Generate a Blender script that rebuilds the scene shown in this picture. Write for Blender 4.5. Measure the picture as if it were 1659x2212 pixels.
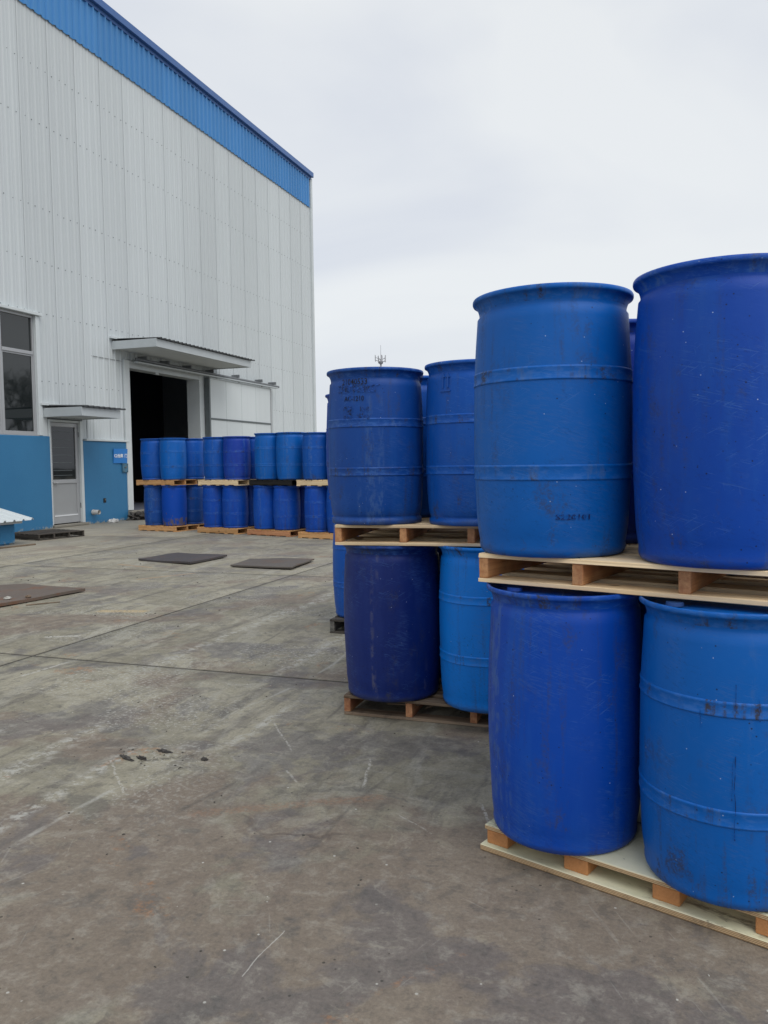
import bpy, bmesh, math, random
from mathutils import Vector, Matrix, noise
R = math.radians
for o in list(bpy.data.objects): bpy.data.objects.remove(o)
S = bpy.context.scene
COL = S.collection
# ------------------------------------------------------------------ camera
cam = bpy.data.cameras.new('camera'); co = bpy.data.objects.new('camera', cam); COL.objects.link(co); S.camera = co
pitch, roll, yaw = R(-3.48), R(0.745), R(19.3)
F = Vector((-math.sin(yaw)*math.cos(pitch), math.cos(yaw)*math.cos(pitch), math.sin(pitch)))
Rt = Vector((math.cos(yaw), math.sin(yaw), 0)); U = Rt.cross(F)
r2 = Rt*math.cos(roll)-U*math.sin(roll); u2 = Rt*math.sin(roll)+U*math.cos(roll)
co.matrix_world = Matrix(((r2.x,u2.x,-F.x,0),(r2.y,u2.y,-F.y,0),(r2.z,u2.z,-F.z,1.5),(0,0,0,1)))
cam.sensor_fit = 'HORIZONTAL'; cam.sensor_width = 36; cam.lens = 36*1725/1659
cam.clip_start = .05; cam.clip_end = 3000
S.render.resolution_x, S.render.resolution_y = 768, 1024
# ------------------------------------------------------------------ world, sun, exposure
W = bpy.data.worlds.new('World'); S.world = W; W.use_nodes = True
nt = W.node_tree; nt.nodes.clear()
SUN_EL, SUN_AZ = R(55), R(128)          # azimuth measured from +Y towards +X
def wn(t, **k):
    n = nt.nodes.new(t)
    for a, b in k.items(): setattr(n, a, b)
    return n
sky = wn('ShaderNodeTexSky', sky_type='NISHITA'); sky.sun_disc = False
sky.sun_elevation = SUN_EL; sky.sun_rotation = SUN_AZ; sky.dust_density = 3
b1 = wn('ShaderNodeBackground'); b1.inputs[1].default_value = .05*.35; nt.links.new(sky.outputs[0], b1.inputs[0])
tc = wn('ShaderNodeTexCoord')
mp = wn('ShaderNodeMapping'); mp.inputs['Scale'].default_value = (1.3, 1.3, 3.2); nt.links.new(tc.outputs['Generated'], mp.inputs[0])
n1 = wn('ShaderNodeTexNoise'); n1.inputs['Scale'].default_value = 1.1; n1.inputs['Detail'].default_value = 5; n1.inputs['Roughness'].default_value = .45
n1.inputs['Distortion'].default_value = .6
nt.links.new(mp.outputs[0], n1.inputs['Vector'])
rp = wn('ShaderNodeValToRGB'); rp.color_ramp.elements[0].position = .36; rp.color_ramp.elements[1].position = .64
rp.color_ramp.elements[0].color = (.61,.645,.72,1); rp.color_ramp.elements[1].color = (.79,.81,.82,1)
nt.links.new(n1.outputs[0], rp.inputs[0])
b2 = wn('ShaderNodeBackground'); b2.inputs[1].default_value = .99; nt.links.new(rp.outputs[0], b2.inputs[0])
ad = wn('ShaderNodeAddShader'); nt.links.new(b1.outputs[0], ad.inputs[0]); nt.links.new(b2.outputs[0], ad.inputs[1])
wo = wn('ShaderNodeOutputWorld'); nt.links.new(ad.outputs[0], wo.inputs[0])
sl = bpy.data.lights.new('sun', 'SUN'); sl.energy = 1.5; sl.angle = R(50); sl.color = (1, .975, .94)
so = bpy.data.objects.new('sun', sl); COL.objects.link(so)
sd = Vector((math.sin(SUN_AZ)*math.cos(SUN_EL), math.cos(SUN_AZ)*math.cos(SUN_EL), math.sin(SUN_EL)))
so.rotation_euler = sd.to_track_quat('Z', 'Y').to_euler(); so.location = (0, -5, 30)
S.view_settings.view_transform = 'Standard'; S.view_settings.look = 'None'; S.view_settings.exposure = 0; S.view_settings.gamma = 1
try: S.view_settings.use_curve_mapping = False
except Exception: pass
S.render.engine = 'CYCLES'
random.seed(7)
# ------------------------------------------------------------------ node helpers
class G:
    """tiny node-graph writer"""
    def __init__(s, name):
        s.m = bpy.data.materials.new(name); s.m.use_nodes = True; s.t = s.m.node_tree; s.t.nodes.clear()
        s.out = s.n('ShaderNodeOutputMaterial'); s.p = s.n('ShaderNodeBsdfPrincipled'); s.l(s.p.outputs[0], s.out.inputs[0])
    def n(s, t, **k):
        x = s.t.nodes.new(t)
        for a, b in k.items(): setattr(x, a, b)
        return x
    def l(s, a, b): s.t.links.new(a, b)
    def v(s, x, sock):
        if isinstance(x, (int, float)): sock.default_value = x
        elif isinstance(x, (tuple, list)):
            sock.default_value = tuple(x)+(1,) if len(x) == 3 and len(sock.default_value) == 4 else tuple(x)
        else: s.l(x, sock)
    def math(s, op, a, b=0, c=None, clamp=False):
        x = s.n('ShaderNodeMath', operation=op); x.use_clamp = clamp; s.v(a, x.inputs[0]); s.v(b, x.inputs[1])
        if c is not None: s.v(c, x.inputs[2])
        return x.outputs[0]
    def mix(s, f, a, b):
        x = s.n('ShaderNodeMix', data_type='RGBA'); s.v(f, x.inputs[0]); s.v(a, x.inputs[6]); s.v(b, x.inputs[7]); return x.outputs[2]
    def map(s, vec, scale=(1,1,1), loc=(0,0,0), rot=(0,0,0)):
        x = s.n('ShaderNodeMapping'); s.l(vec, x.inputs[0]); s.v(loc, x.inputs[1]); s.v(rot, x.inputs[2]); s.v(scale, x.inputs[3]); return x.outputs[0]
    def noise(s, vec, scale, detail=3, rough=.5, dist=0):
        x = s.n('ShaderNodeTexNoise'); s.l(vec, x.inputs['Vector']); x.inputs['Scale'].default_value = scale
        x.inputs['Detail'].default_value = detail; x.inputs['Roughness'].default_value = rough; x.inputs['Distortion'].default_value = dist
        return x.outputs[0]
    def voro(s, vec, scale, feature='F1', rand=1):
        x = s.n('ShaderNodeTexVoronoi', feature=feature); s.l(vec, x.inputs['Vector']); x.inputs['Scale'].default_value = scale
        x.inputs['Randomness'].default_value = rand
        return x.outputs[0]
    def step(s, x, a, b):        # smooth 0..1 between a and b (a may exceed b)
        y = s.n('ShaderNodeMapRange'); y.interpolation_type = 'SMOOTHSTEP'; s.v(x, y.inputs[0])
        if a <= b: s.v(a, y.inputs[1]); s.v(b, y.inputs[2])
        else: s.v(b, y.inputs[1]); s.v(a, y.inputs[2]); y.inputs[3].default_value = 1; y.inputs[4].default_value = 0
        return y.outputs[0]
    def bump(s, h, strength=.3, dist=.01, normal=None):
        x = s.n('ShaderNodeBump'); x.inputs['Strength'].default_value = strength; x.inputs['Distance'].default_value = dist; s.l(h, x.inputs['Height'])
        if normal: s.l(normal, x.inputs['Normal'])
        return x.outputs[0]
    def set(s, **k):
        for a, b in k.items(): s.v(b, s.p.inputs[a.replace('_', ' ')])
    def obj(s): return s.n('ShaderNodeTexCoord').outputs['Object']
    def pos(s): return s.n('ShaderNodeNewGeometry').outputs['Position']
    def uv(s): return s.n('ShaderNodeUVMap').outputs[0]
    def rnd(s): return s.n('ShaderNodeObjectInfo').outputs['Random']
    def off(s, vec, k=37.):     # shift coordinates by per-object random
        r = s.math('MULTIPLY', s.rnd(), k); c = s.n('ShaderNodeCombineXYZ'); s.l(r, c.inputs[0]); s.l(s.math('MULTIPLY', r, 1.7), c.inputs[1]); s.l(s.math('MULTIPLY', r, .6), c.inputs[2])
        a = s.n('ShaderNodeVectorMath', operation='ADD'); s.l(vec, a.inputs[0]); s.l(c.outputs[0], a.inputs[1]); return a.outputs[0]
def hexc(*rgb):
    return tuple((c/255/12.92 if c/255 <= .04045 else ((c/255+.055)/1.055)**2.4) for c in rgb)
# ------------------------------------------------------------------ materials
def drum_mat(name, base, grime=1., light=(.02,.13,.46), edge=0, rub_=.48, rubc=(.07,.15,.34)):
    g = G(name); uv = g.off(g.uv())
    col = g.mix(g.noise(uv, 1.6, 3, .5), tuple(c*.86 for c in base), tuple(min(1, c*1.14) for c in base))
    # chalked vertical fading
    ch = g.step(g.noise(g.map(uv, (7, 1.1, 1)), 1.0, 5, .6), .46, .66)
    col = g.mix(g.math('MULTIPLY', ch, .22), col, light)
    # patches where fine scratches gather
    patch = g.step(g.noise(g.map(uv, (3.2, 2.0, 1), (4, 2, 0)), 1.3, 3, .5), .42, .56)
    w = g.map(uv, (1,1,1), (1,5,0), (0,0,.25))
    s1 = g.step(g.noise(g.map(w, (11, 230, 1)), 1, 2, .6), .60, .66)
    s2 = g.step(g.noise(g.map(g.map(uv, (1,1,1), (7,3,0), (0,0,-.55)), (12, 210, 1)), 1, 2, .6), .62, .68)
    s3 = g.step(g.noise(g.map(g.map(uv, (1,1,1), (2,9,0), (0,0,1.35)), (14, 190, 1)), 1, 2, .6), .64, .70)
    brk = g.step(g.noise(g.map(uv, (9, 9, 1), (3, 3, 0)), 1.7, 2), .45, .6)
    sc = g.math('MULTIPLY', g.math('MULTIPLY', g.math('MAXIMUM', s1, g.math('MAXIMUM', s2, g.math('MULTIPLY', s3, .5))), g.math('MAXIMUM', patch, .12)), brk)
    col = g.mix(g.math('MULTIPLY', sc, .30), col, (.07,.18,.47))
    # hazy scuffing made of very fine rubs
    hz = g.math('MULTIPLY', g.step(g.noise(g.map(w, (26, 190, 1), (3,3,0)), 1, 4, .75), .46, .62), g.step(g.noise(g.map(uv, (4.5, 2.6, 1), (12, 7, 0)), 1, 5, .62), .47, .62))
    col = g.mix(g.math('MULTIPLY', hz, .30), col, (.055,.13,.36))
    # dark scuffs, mostly on the lower half
    z0_ = g.n('ShaderNodeSeparateXYZ'); g.l(g.uv(), z0_.inputs[0])
    ds = g.math('MULTIPLY', g.step(g.noise(g.map(g.map(uv, (1,1,1), (5,8,0), (0,0,.45)), (48, 120, 1)), 1, 5, .8), .52, .66), g.step(g.math('ADD', g.noise(g.map(uv, (5, 4, 1), (2, 2, 0)), 1, 4, .6), g.math('MULTIPLY', g.step(z0_.outputs[1], .6, .1), .07)), .52, .62))
    col = g.mix(g.math('MULTIPLY', ds, .42), col, tuple(x*.35+.004 for x in base))
    if edge:
        ew = g.step(g.noise(g.map(uv, (22, 60, 1), (6, 6, 0)), 1, 5, .7), .47, .62)
        col = g.mix(g.math('MULTIPLY', ew, edge), col, (.07,.19,.52))
    # vertical rub columns with chalky wear
    cx = g.step(g.noise(g.map(uv, (9, .25, 1), (8, 0, 0)), 1, 2, .5), .56, .66)
    cy = g.step(g.noise(g.map(uv, (40, 17, 1), (1, 6, 0)), 1, 5, .7), .44, .60)
    rub = g.math('MULTIPLY', cx, cy)
    col = g.mix(g.math('MULTIPLY', rub, rub_), col, rubc)
    # brown-grey grime: blotches and runs
    gr = g.step(g.noise(g.map(uv, (7, 3.2, 1), (0, 9, 0)), 1.2, 6, .68), .56, .68)
    gr2 = g.math('MULTIPLY', g.step(g.noise(g.map(uv, (26, 1.3, 1), (5, 5, 0)), 1, 4, .6), .53, .68), g.step(g.noise(uv, 2.2, 2), .42, .56))
    fine = g.step(g.noise(uv, 90, 3, .7), .35, .6)
    gm = g.math('MULTIPLY', g.math('MAXIMUM', gr, gr2), fine)
    z = g.n('ShaderNodeSeparateXYZ'); g.l(g.uv(), z.inputs[0])
    low = g.step(z.outputs[1], .30, .0)
    gm = g.math('MULTIPLY', gm, g.math('ADD', .42*grime, g.math('MULTIPLY', low, .5*grime)), clamp=True)
    col = g.mix(gm, col, (.040,.045,.070))
    foot = g.math('MULTIPLY', g.step(z.outputs[1], .05, .012), g.step(g.noise(g.map(uv, (6, 20, 1)), 1, 4, .6), .35, .6))
    col = g.mix(g.math('MULTIPLY', foot, .45), col, (.05,.055,.065))
    # specks
    dk = g.math('MULTIPLY', g.step(g.voro(g.map(uv, (1,1,1), (3,1,0)), 34), .12, .06), g.step(g.noise(uv, 3.1, 2), .48, .56))
    col = g.mix(g.math('MULTIPLY', dk, .8), col, (.006,.008,.02))
    lt = g.math('MULTIPLY', g.step(g.voro(g.map(uv, (1,1,1), (9,4,0)), 24), .06, .03), g.step(g.noise(uv, 4.3, 2), .48, .56))
    col = g.mix(g.math('MULTIPLY', lt, .75), col, (.45,.55,.72))
    rough = g.math('ADD', .36, g.math('MULTIPLY', g.noise(uv, 11, 4), .22))
    rough = g.math('ADD', rough, g.math('MULTIPLY', gm, .25))
    h = g.math('ADD', g.math('MULTIPLY', g.noise(uv, 13, 3), .6), g.math('MULTIPLY', sc, -.25))
    h = g.math('ADD', h, g.math('MULTIPLY', g.noise(uv, 160, 2), .06))
    g.set(Base_Color=col, Roughness=rough, Normal=g.bump(h, .28, .006)); g.p.inputs['Specular IOR Level'].default_value = .26
    return g.m
AZURE = (.000,.106,.43); ROYAL = (.000,.064,.39); DEEP = (.000,.056,.38); NAVY = (.003,.018,.145); VIOLET = (.007,.042,.33); SKYB = (.0,.18,.66); DULL = (.004,.058,.28); MID = (.000,.076,.38)
PAL = dict(azure=AZURE, royal=ROYAL, deep=DEEP, navy=NAVY, violet=VIOLET, sky=SKYB, dull=DULL, mid=MID)
DM = {k: (drum_mat('plastic_'+k, v), drum_mat('plastic_worn_'+k, v, 2.4, edge=.30)) for k, v in PAL.items()}
DM['navy'] = (drum_mat('plastic_navy_scuffed', NAVY, 1., (.025,.05,.21), 0, .60, (.13,.13,.18)), DM['navy'][1])
def plain(name, col, rough=.5, metal=0, spec=.5, bump=None, var=.12, nscale=3):
    g = G(name); o = g.off(g.obj(), 11)
    c = g.mix(g.noise(o, nscale, 5, .6), tuple(x*(1-var) for x in col), tuple(min(1, x*(1+var)) for x in col))
    g.set(Base_Color=c, Roughness=rough, Metallic=metal); g.p.inputs['Specular IOR Level'].default_value = spec
    if bump: g.set(Normal=g.bump(g.noise(o, bump[0], 4, .6), bump[1], bump[2]))
    return g.m
def wood(name, a, b, dirt=.3, dcol=(.06,.05,.04), knots=True):
    g = G(name); o = g.off(g.obj())
    gv = g.noise(g.map(o, (1.3, 34, 34)), 1, 5, .65, .3)
    c = g.mix(g.step(gv, .3, .7), a, b)
    tone = g.n('ShaderNodeHueSaturation'); g.l(c, tone.inputs['Color']); g.l(g.math('ADD', .8, g.math('MULTIPLY', g.rnd(), .38)), tone.inputs['Value']); tone.inputs['Saturation'].default_value = .95
    c = tone.outputs[0]
    ln = g.step(g.noise(g.map(o, (2.2, 120, 120)), 1, 3, .6), .58, .75)
    c = g.mix(g.math('MULTIPLY', ln, .4), c, tuple(x*.45 for x in a))
    d = g.step(g.noise(o, 9, 5, .65), .52, .72)
    c = g.mix(g.math('MULTIPLY', d, dirt), c, dcol)
    if knots:
        k = g.step(g.voro(g.map(o, (3.2, 9, 9)), 1), .13, .07)
        c = g.mix(g.math('MULTIPLY', k, .75), c, (.09,.045,.02))
    h = g.math('ADD', gv, g.math('MULTIPLY', ln, -.6))
    g.set(Base_Color=c, Roughness=.78, Normal=g.bump(h, .5, .004)); g.p.inputs['Specular IOR Level'].default_value = .2
    return g.m
M = {}
M['pine'] = wood('pine', (.74,.53,.29), (.88,.70,.44), .14, (.33,.26,.16))
M['pine_orange'] = wood('pine_orange', (.50,.25,.085), (.66,.37,.15), .3, (.13,.09,.06))
M['stringer'] = wood('stringer', (.34,.13,.06), (.54,.27,.12), .3, (.08,.05,.04))
M['stringer_light'] = wood('stringer_light', (.46,.19,.075), (.66,.34,.14), .25, (.13,.08,.05))
M['weathered'] = wood('weathered', (.035,.032,.028), (.11,.095,.08), .4, (.02,.02,.02))
M['black_wood'] = wood('black_wood', (.012,.012,.012), (.03,.028,.026), .4, (.01,.01,.01), False)
M['old_brown'] = wood('old_brown', (.13,.085,.055), (.25,.19,.13), .55, (.05,.04,.035))
M['grey_wood'] = wood('grey_wood', (.13,.125,.11), (.27,.26,.235), .4, (.05,.05,.045))
def ply():
    g = G('plywood_edge'); o = g.off(g.obj(), 5); s = g.n('ShaderNodeSeparateXYZ'); g.l(g.obj(), s.inputs[0])
    lay = g.n('ShaderNodeTexWave', wave_type='BANDS', bands_direction='Z'); g.l(g.obj(), lay.inputs[0]); lay.inputs['Scale'].default_value = 62; lay.inputs['Distortion'].default_value = .5; lay.inputs['Detail'].default_value = 1
    edge = g.mix(g.step(lay.outputs[1], .35, .65), (.66,.48,.27), (.24,.14,.07))
    edge = g.mix(g.math('MULTIPLY', g.step(g.noise(o, 14, 5, .7), .5, .7), .5), edge, (.10,.08,.06))
    nrm = g.n('ShaderNodeNewGeometry'); ns = g.n('ShaderNodeSeparateXYZ'); g.l(nrm.outputs['Normal'], ns.inputs[0])
    top = g.mix(g.step(g.noise(o, 3, 5, .6), .35, .65), (.62,.62,.42), (.76,.74,.54))
    st = g.step(g.noise(g.map(o, (3, 9, 1)), 1, 6, .7), .56, .68)
    top = g.mix(g.math('MULTIPLY', st, .85), top, (.15,.125,.09))
    st2 = g.step(g.noise(g.map(o, (4, 14, 1), (4,4,4)), 1, 6, .75), .64, .7)
    top = g.mix(st2, top, (.02,.018,.015))
    g.set(Base_Color=g.mix(g.step(ns.outputs[2], .5, .8), edge, top), Roughness=.62, Normal=g.bump(g.noise(o, 60, 4), .3, .003))
    return g.m
M['ply'] = ply()
def fibre():
    g = G('fibre_block'); o = g.off(g.obj())
    c = g.mix(g.noise(o, 120, 4, .8), (.36,.14,.045), (.60,.29,.11))
    c = g.mix(g.math('MULTIPLY', g.step(g.noise(o, 16, 4, .6), .5, .75), .35), c, (.17,.08,.035))
    g.set(Base_Color=c, Roughness=.85, Normal=g.bump(g.noise(o, 150, 3), .5, .003)); return g.m
M['fibre'] = fibre()
def sheet(name, col, streak=.25, dirt=(.25,.25,.22)):
    g = G(name); p = g.pos()
    c = g.mix(g.noise(g.map(p, (1,.5,.25)), .9, 3), tuple(x*.93 for x in col), tuple(min(1, x*1.05) for x in col))
    r = g.math('ADD', .93, g.math('MULTIPLY', g.rnd(), .10))
    h = g.n('ShaderNodeHueSaturation'); g.l(c, h.inputs['Color']); g.l(r, h.inputs['Value'])
    c = h.outputs[0]
    s = g.step(g.noise(g.map(p, (1, 14, .16)), 1, 5, .6), .5, .78)
    c = g.mix(g.math('MULTIPLY', s, streak), c, dirt)
    g.set(Base_Color=c, Roughness=.42, Normal=g.bump(g.noise(g.map(p, (2, 2.5, .5)), 1, 2), .15, .03)); g.p.inputs['Specular IOR Level'].default_value = .35
    return g.m
M['white_sheet'] = sheet('white_sheet', (.595,.64,.655), .24, (.44,.465,.47))
M['blue_sheet'] = sheet('blue_sheet', (.065,.255,.57), .08, (.04,.16,.40))
M['white_panel'] = sheet('white_panel', (.66,.71,.72), .22, (.42,.45,.45))
M['eave'] = plain('eave_trim', (.045,.13,.36), .4)
M['flash'] = plain('white_flashing', (.60,.645,.655), .45, var=.1)
M['flash_dull'] = plain('grey_trim', (.47,.51,.525), .45, var=.12)
M['steel'] = plain('galvanised', (.20,.21,.22), .5, .5, var=.3, nscale=8)
M['dark_steel'] = plain('dark_steel', (.12,.14,.145), .5, .1, var=.2)
M['gutter_dark'] = plain('dark_sheet_edge', (.07,.075,.08), .5, var=.3)
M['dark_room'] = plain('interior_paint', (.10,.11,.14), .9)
M['black'] = plain('black', (.01,.01,.012), .7)
M['silver'] = plain('aluminium', (.42,.43,.44), .38, .35, var=.08)
M['door_grey'] = plain('door_infill', (.33,.34,.345), .5, var=.06)
M['chrome'] = plain('chrome', (.6,.6,.6), .25, .9)
M['plaster'] = None
def plaster():
    g = G('blue_plaster'); p = g.pos()
    c = g.mix(g.noise(p, 1.1, 5, .6), (.022,.150,.315), (.034,.195,.385))
    st = g.step(g.noise(g.map(p, (1, 9, .5)), 1, 5, .6), .55, .85)
    c = g.mix(g.math('MULTIPLY', st, .25), c, (.03,.11,.20))
    z = g.n('ShaderNodeSeparateXYZ'); g.l(p, z.inputs[0])
    fl = g.math('MULTIPLY', g.step(z.outputs[2], .10, .0), g.step(g.noise(p, 9, 5, .7), .48, .58))
    c = g.mix(fl, c, (.35,.35,.31))
    g.set(Base_Color=c, Roughness=.6, Normal=g.bump(g.noise(p, 30, 4, .6), .35, .01)); return g.m
M['plaster'] = plaster()
def glass():
    g = G('window_glass'); g.set(Base_Color=(.012,.016,.017), Roughness=.035)
    g.p.inputs['Specular IOR Level'].default_value = .75
    g.set(Normal=g.bump(g.noise(g.pos(), 1.2, 2), .12, .02)); return g.m
M['glass'] = glass()
M['sign'] = plain('sign_blue', (.02,.20,.58), .4, var=.08)
M['white'] = plain('white_paint', (.75,.77,.78), .5)
M['bark'] = plain('bark', (.055,.045,.035), .9, var=.3, nscale=12)
M['mast_hazed'] = plain('mast_haze_grey', (.40,.41,.43), .7)  # distance haze put into the colour as a pale grey
M['panel_hazed'] = plain('antenna_haze_grey', (.48,.49,.51), .6)  # antennas paled the same way, haze painted into the grey
M['pvc'] = plain('white_pipe', (.62,.60,.56), .5)
M['bag'] = plain('crumpled_plastic', (.55,.55,.53), .5)
M['tarp'] = plain('dark_tarp', (.05,.045,.04), .7, var=.5, nscale=14)
M['stonew'] = plain('pale_chip', (.40,.39,.35), .9, var=.2)
M['stone'] = plain('grit', (.07,.065,.055), .9, var=.5, nscale=20)
def plate(name, a, b, rust):
    g = G(name); o = g.off(g.obj(), 9)
    c = g.mix(g.noise(o, 2.5, 5, .6), a, b)
    c = g.mix(g.math('MULTIPLY', g.step(g.noise(o, 3.4, 5, .65), .5, .7), rust), c, (.17,.075,.035))
    g.set(Base_Color=c, Roughness=g.math('ADD', .5, g.math('MULTIPLY', g.noise(o, 5, 4), .3)), Metallic=.15, Normal=g.bump(g.noise(o, 40, 4), .3, .004)); return g.m
M['plate_dark'] = plate('steel_plate_dark', (.045,.04,.042), (.085,.075,.075), .25)
M['plate_brown'] = plate('steel_plate_brown', (.085,.075,.065), (.14,.12,.10), .35)
M['plate_rust'] = plate('steel_plate_rust', (.10,.08,.065), (.17,.135,.11), .75)
def concrete():
    g = G('yard_concrete'); p = g.pos()
    def warp(src, scale, amt):
        nv = g.n('ShaderNodeTexNoise'); g.l(src, nv.inputs['Vector']); nv.inputs['Scale'].default_value = scale; nv.inputs['Detail'].default_value = 4
        sub = g.n('ShaderNodeVectorMath', operation='SUBTRACT'); g.l(nv.outputs['Color'], sub.inputs[0]); sub.inputs[1].default_value = (.5,.5,.5)
        sc = g.n('ShaderNodeVectorMath', operation='SCALE'); g.l(sub.outputs[0], sc.inputs[0]); sc.inputs['Scale'].default_value = amt
        ad = g.n('ShaderNodeVectorMath', operation='ADD'); g.l(src, ad.inputs[0]); g.l(sc.outputs[0], ad.inputs[1]); return ad.outputs[0]
    wv = warp(p, 1.1, .8); fw = warp(p, 7, .09)
    xyz = g.n('ShaderNodeSeparateXYZ'); g.l(p, xyz.inputs[0]); X, Y = xyz.outputs[0], xyz.outputs[1]
    at = lambda x, y, src=None: g.map(src or wv, (1,1,1), (x, y, 0))
    OL = (.278,.258,.192); LT = (.375,.350,.265); BR = (.196,.156,.122); DK = (.130,.120,.120); WH = (.46,.455,.41)
    c = g.mix(g.step(g.noise(wv, .6, 6, .62), .36, .64), tuple(x*.80 for x in OL), OL)
    c = g.mix(g.math('MULTIPLY', g.step(g.noise(at(31,7), 1.0, 7, .66), .48, .60), .70), c, LT)
    # anisotropic streaks left by wheels, three headings
    for k, (rot, sc_, amt, lo, col) in enumerate(((0., (5.5,.55,1), .55, .50, (.115,.105,.095)), (-.22, (4.0,.45,1), .55, .52, (.37,.36,.305)), (.34, (7.,.8,1), .42, .53, (.13,.12,.108)), (-1.45, (6,.8,1), .40, .54, (.36,.35,.30)))):
        sv = g.noise(g.map(g.map(fw, (1,1,1), (k*7,k*3,0), (0,0,rot)), sc_), 1, 7, .70)
        c = g.mix(g.math('MULTIPLY', g.step(sv, lo, lo+.13), amt), c, col)
    # brown dirt, broad in the foreground
    near = g.step(g.math('ADD', Y, g.math('MULTIPLY', X, -.10)), 3.9, 2.7)
    bm = g.step(g.math('ADD', g.noise(at(5,50), .75, 7, .62), g.math('MULTIPLY', near, .14)), .53, .61)
    c = g.mix(g.math('MULTIPLY', bm, .80), c, BR)
    dm = g.step(g.noise(at(-9,20), 1.15, 7, .62), .535, .585)
    c = g.mix(g.math('MULTIPLY', dm, .55), c, DK)
    # crisp-edged layered patches
    for k, (x, y, s_, t, amt, col) in enumerate(((60,2,2.3,.565,.42,(.105,.10,.094)), (16,82,1.9,.585,.30,LT), (3,-40,3.6,.60,.40,(.12,.115,.105)), (44,-4,4.6,.61,.28,LT))):
        em = g.step(g.noise(at(x, y), s_, 8, .68), t, t+.05)
        c = g.mix(g.math('MULTIPLY', em, amt), c, col)
    # mid-size mottling and abrasion
    mo = g.noise(fw, 11, 6, .72)
    c = g.mix(g.math('MULTIPLY', g.step(mo, .50, .66), .40), c, (.36,.34,.285))
    c = g.mix(g.math('MULTIPLY', g.step(mo, .47, .36), .42), c, (.10,.095,.085))
    # worn bands of exposed aggregate
    for x0, w in ((-3.05, .05), (-2.62, .035), (-3.6, .05), (-2.2, .025)):
        d1 = g.math('ABSOLUTE', g.math('SUBTRACT', X, g.math('ADD', x0, g.math('MULTIPLY', g.math('SUBTRACT', g.noise(p, .8, 3), .5), .25))))
        tr = g.math('MULTIPLY', g.step(d1, w*2.2, w*.2), g.step(g.noise(p, 13, 6, .75), .46, .58))
        c = g.mix(g.math('MULTIPLY', g.math('MULTIPLY', tr, g.step(g.noise(g.map(p, (1,.6,1), (x0,0,0)), .9, 2), .42, .55)), .75), c, WH)
    ex = g.math('MULTIPLY', g.step(g.noise(at(3,3), .9, 3), .50, .58), g.step(g.noise(p, 38, 3, .7), .53, .60))
    c = g.mix(g.math('MULTIPLY', g.math('MULTIPLY', ex, g.step(X, -1.6, -2.6)), .55), c, WH)
    for x0, w, a_ in ((-1.95,.010,.5), (-2.36,.014,.5), (-3.28,.012,.55), (-4.1,.012,.5), (-1.2,.008,.4), (-5.6,.02,.5), (-6.9,.025,.5), (-3.85,.03,.35)):
        d1 = g.math('ABSOLUTE', g.math('SUBTRACT', X, g.math('ADD', x0, g.math('MULTIPLY', g.math('SUBTRACT', g.noise(g.map(p, (.2,.35,1), (x0,x0,0)), 1, 2), .5), .8))))
        m_ = g.math('MULTIPLY', g.step(d1, w*1.6, w*.3), g.step(g.noise(g.map(p, (6,1.5,1), (x0,2,0)), 1, 5, .65), .47, .58))
        c = g.mix(g.math('MULTIPLY', m_, a_), c, (.10,.092,.08) if w != .014 else WH)
    # dusty apron by the building, paler far yard
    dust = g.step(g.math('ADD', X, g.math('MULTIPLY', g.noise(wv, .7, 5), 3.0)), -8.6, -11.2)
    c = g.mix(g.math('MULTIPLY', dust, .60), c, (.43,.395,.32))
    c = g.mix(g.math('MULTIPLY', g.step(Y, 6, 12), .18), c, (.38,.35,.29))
    # rust
    ru = g.math('MULTIPLY', g.step(g.noise(at(71,33), 1.6, 7, .7), .60, .66), g.step(g.noise(p, 25, 4, .7), .45, .58))
    c = g.mix(g.math('MULTIPLY', ru, .55), c, (.34,.17,.075))
    # pale scratches at several headings
    for k, rot in enumerate((.35, -.5, 1.2, -1.1)):
        sv = g.noise(g.map(g.map(p, (1,1,1), (k*11,k*5,0), (0,0,rot)), (60, 3.2, 1)), 1, 1, .4)
        gt = g.step(g.noise(g.map(p, (1,1,1), (k*5,17,0)), 1.7, 2), .54, .60)
        c = g.mix(g.math('MULTIPLY', g.math('MULTIPLY', g.step(sv, .70, .74), gt), .18), c, (.46,.45,.40))
    # individual scrapes and spills seen in the yard
    fw2 = warp(p, 6, .035)
    def seg(x0, y0, x1, y1, w, col, amt, lo=.42):
        nonlocal c
        L2 = (x1-x0)**2+(y1-y0)**2; ss = g.n('ShaderNodeSeparateXYZ'); g.l(fw2, ss.inputs[0]); fx, fy = ss.outputs[0], ss.outputs[1]
        t = g.math('ADD', g.math('MULTIPLY', fx, (x1-x0)/L2), g.math('ADD', g.math('MULTIPLY', fy, (y1-y0)/L2), -(x0*(x1-x0)+y0*(y1-y0))/L2), clamp=True)
        dx = g.math('SUBTRACT', fx, g.math('MULTIPLY_ADD', t, x1-x0, x0)); dy = g.math('SUBTRACT', fy, g.math('MULTIPLY_ADD', t, y1-y0, y0))
        d = g.math('SQRT', g.math('ADD', g.math('MULTIPLY', dx, dx), g.math('MULTIPLY', dy, dy)))
        m = g.math('MULTIPLY', g.step(d, w, w*.3), g.step(g.noise(p, 42, 3, .7), lo, lo+.12))
        c = g.mix(g.math('MULTIPLY', m, amt), c, col)
    W2 = (.50,.49,.44)
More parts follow.
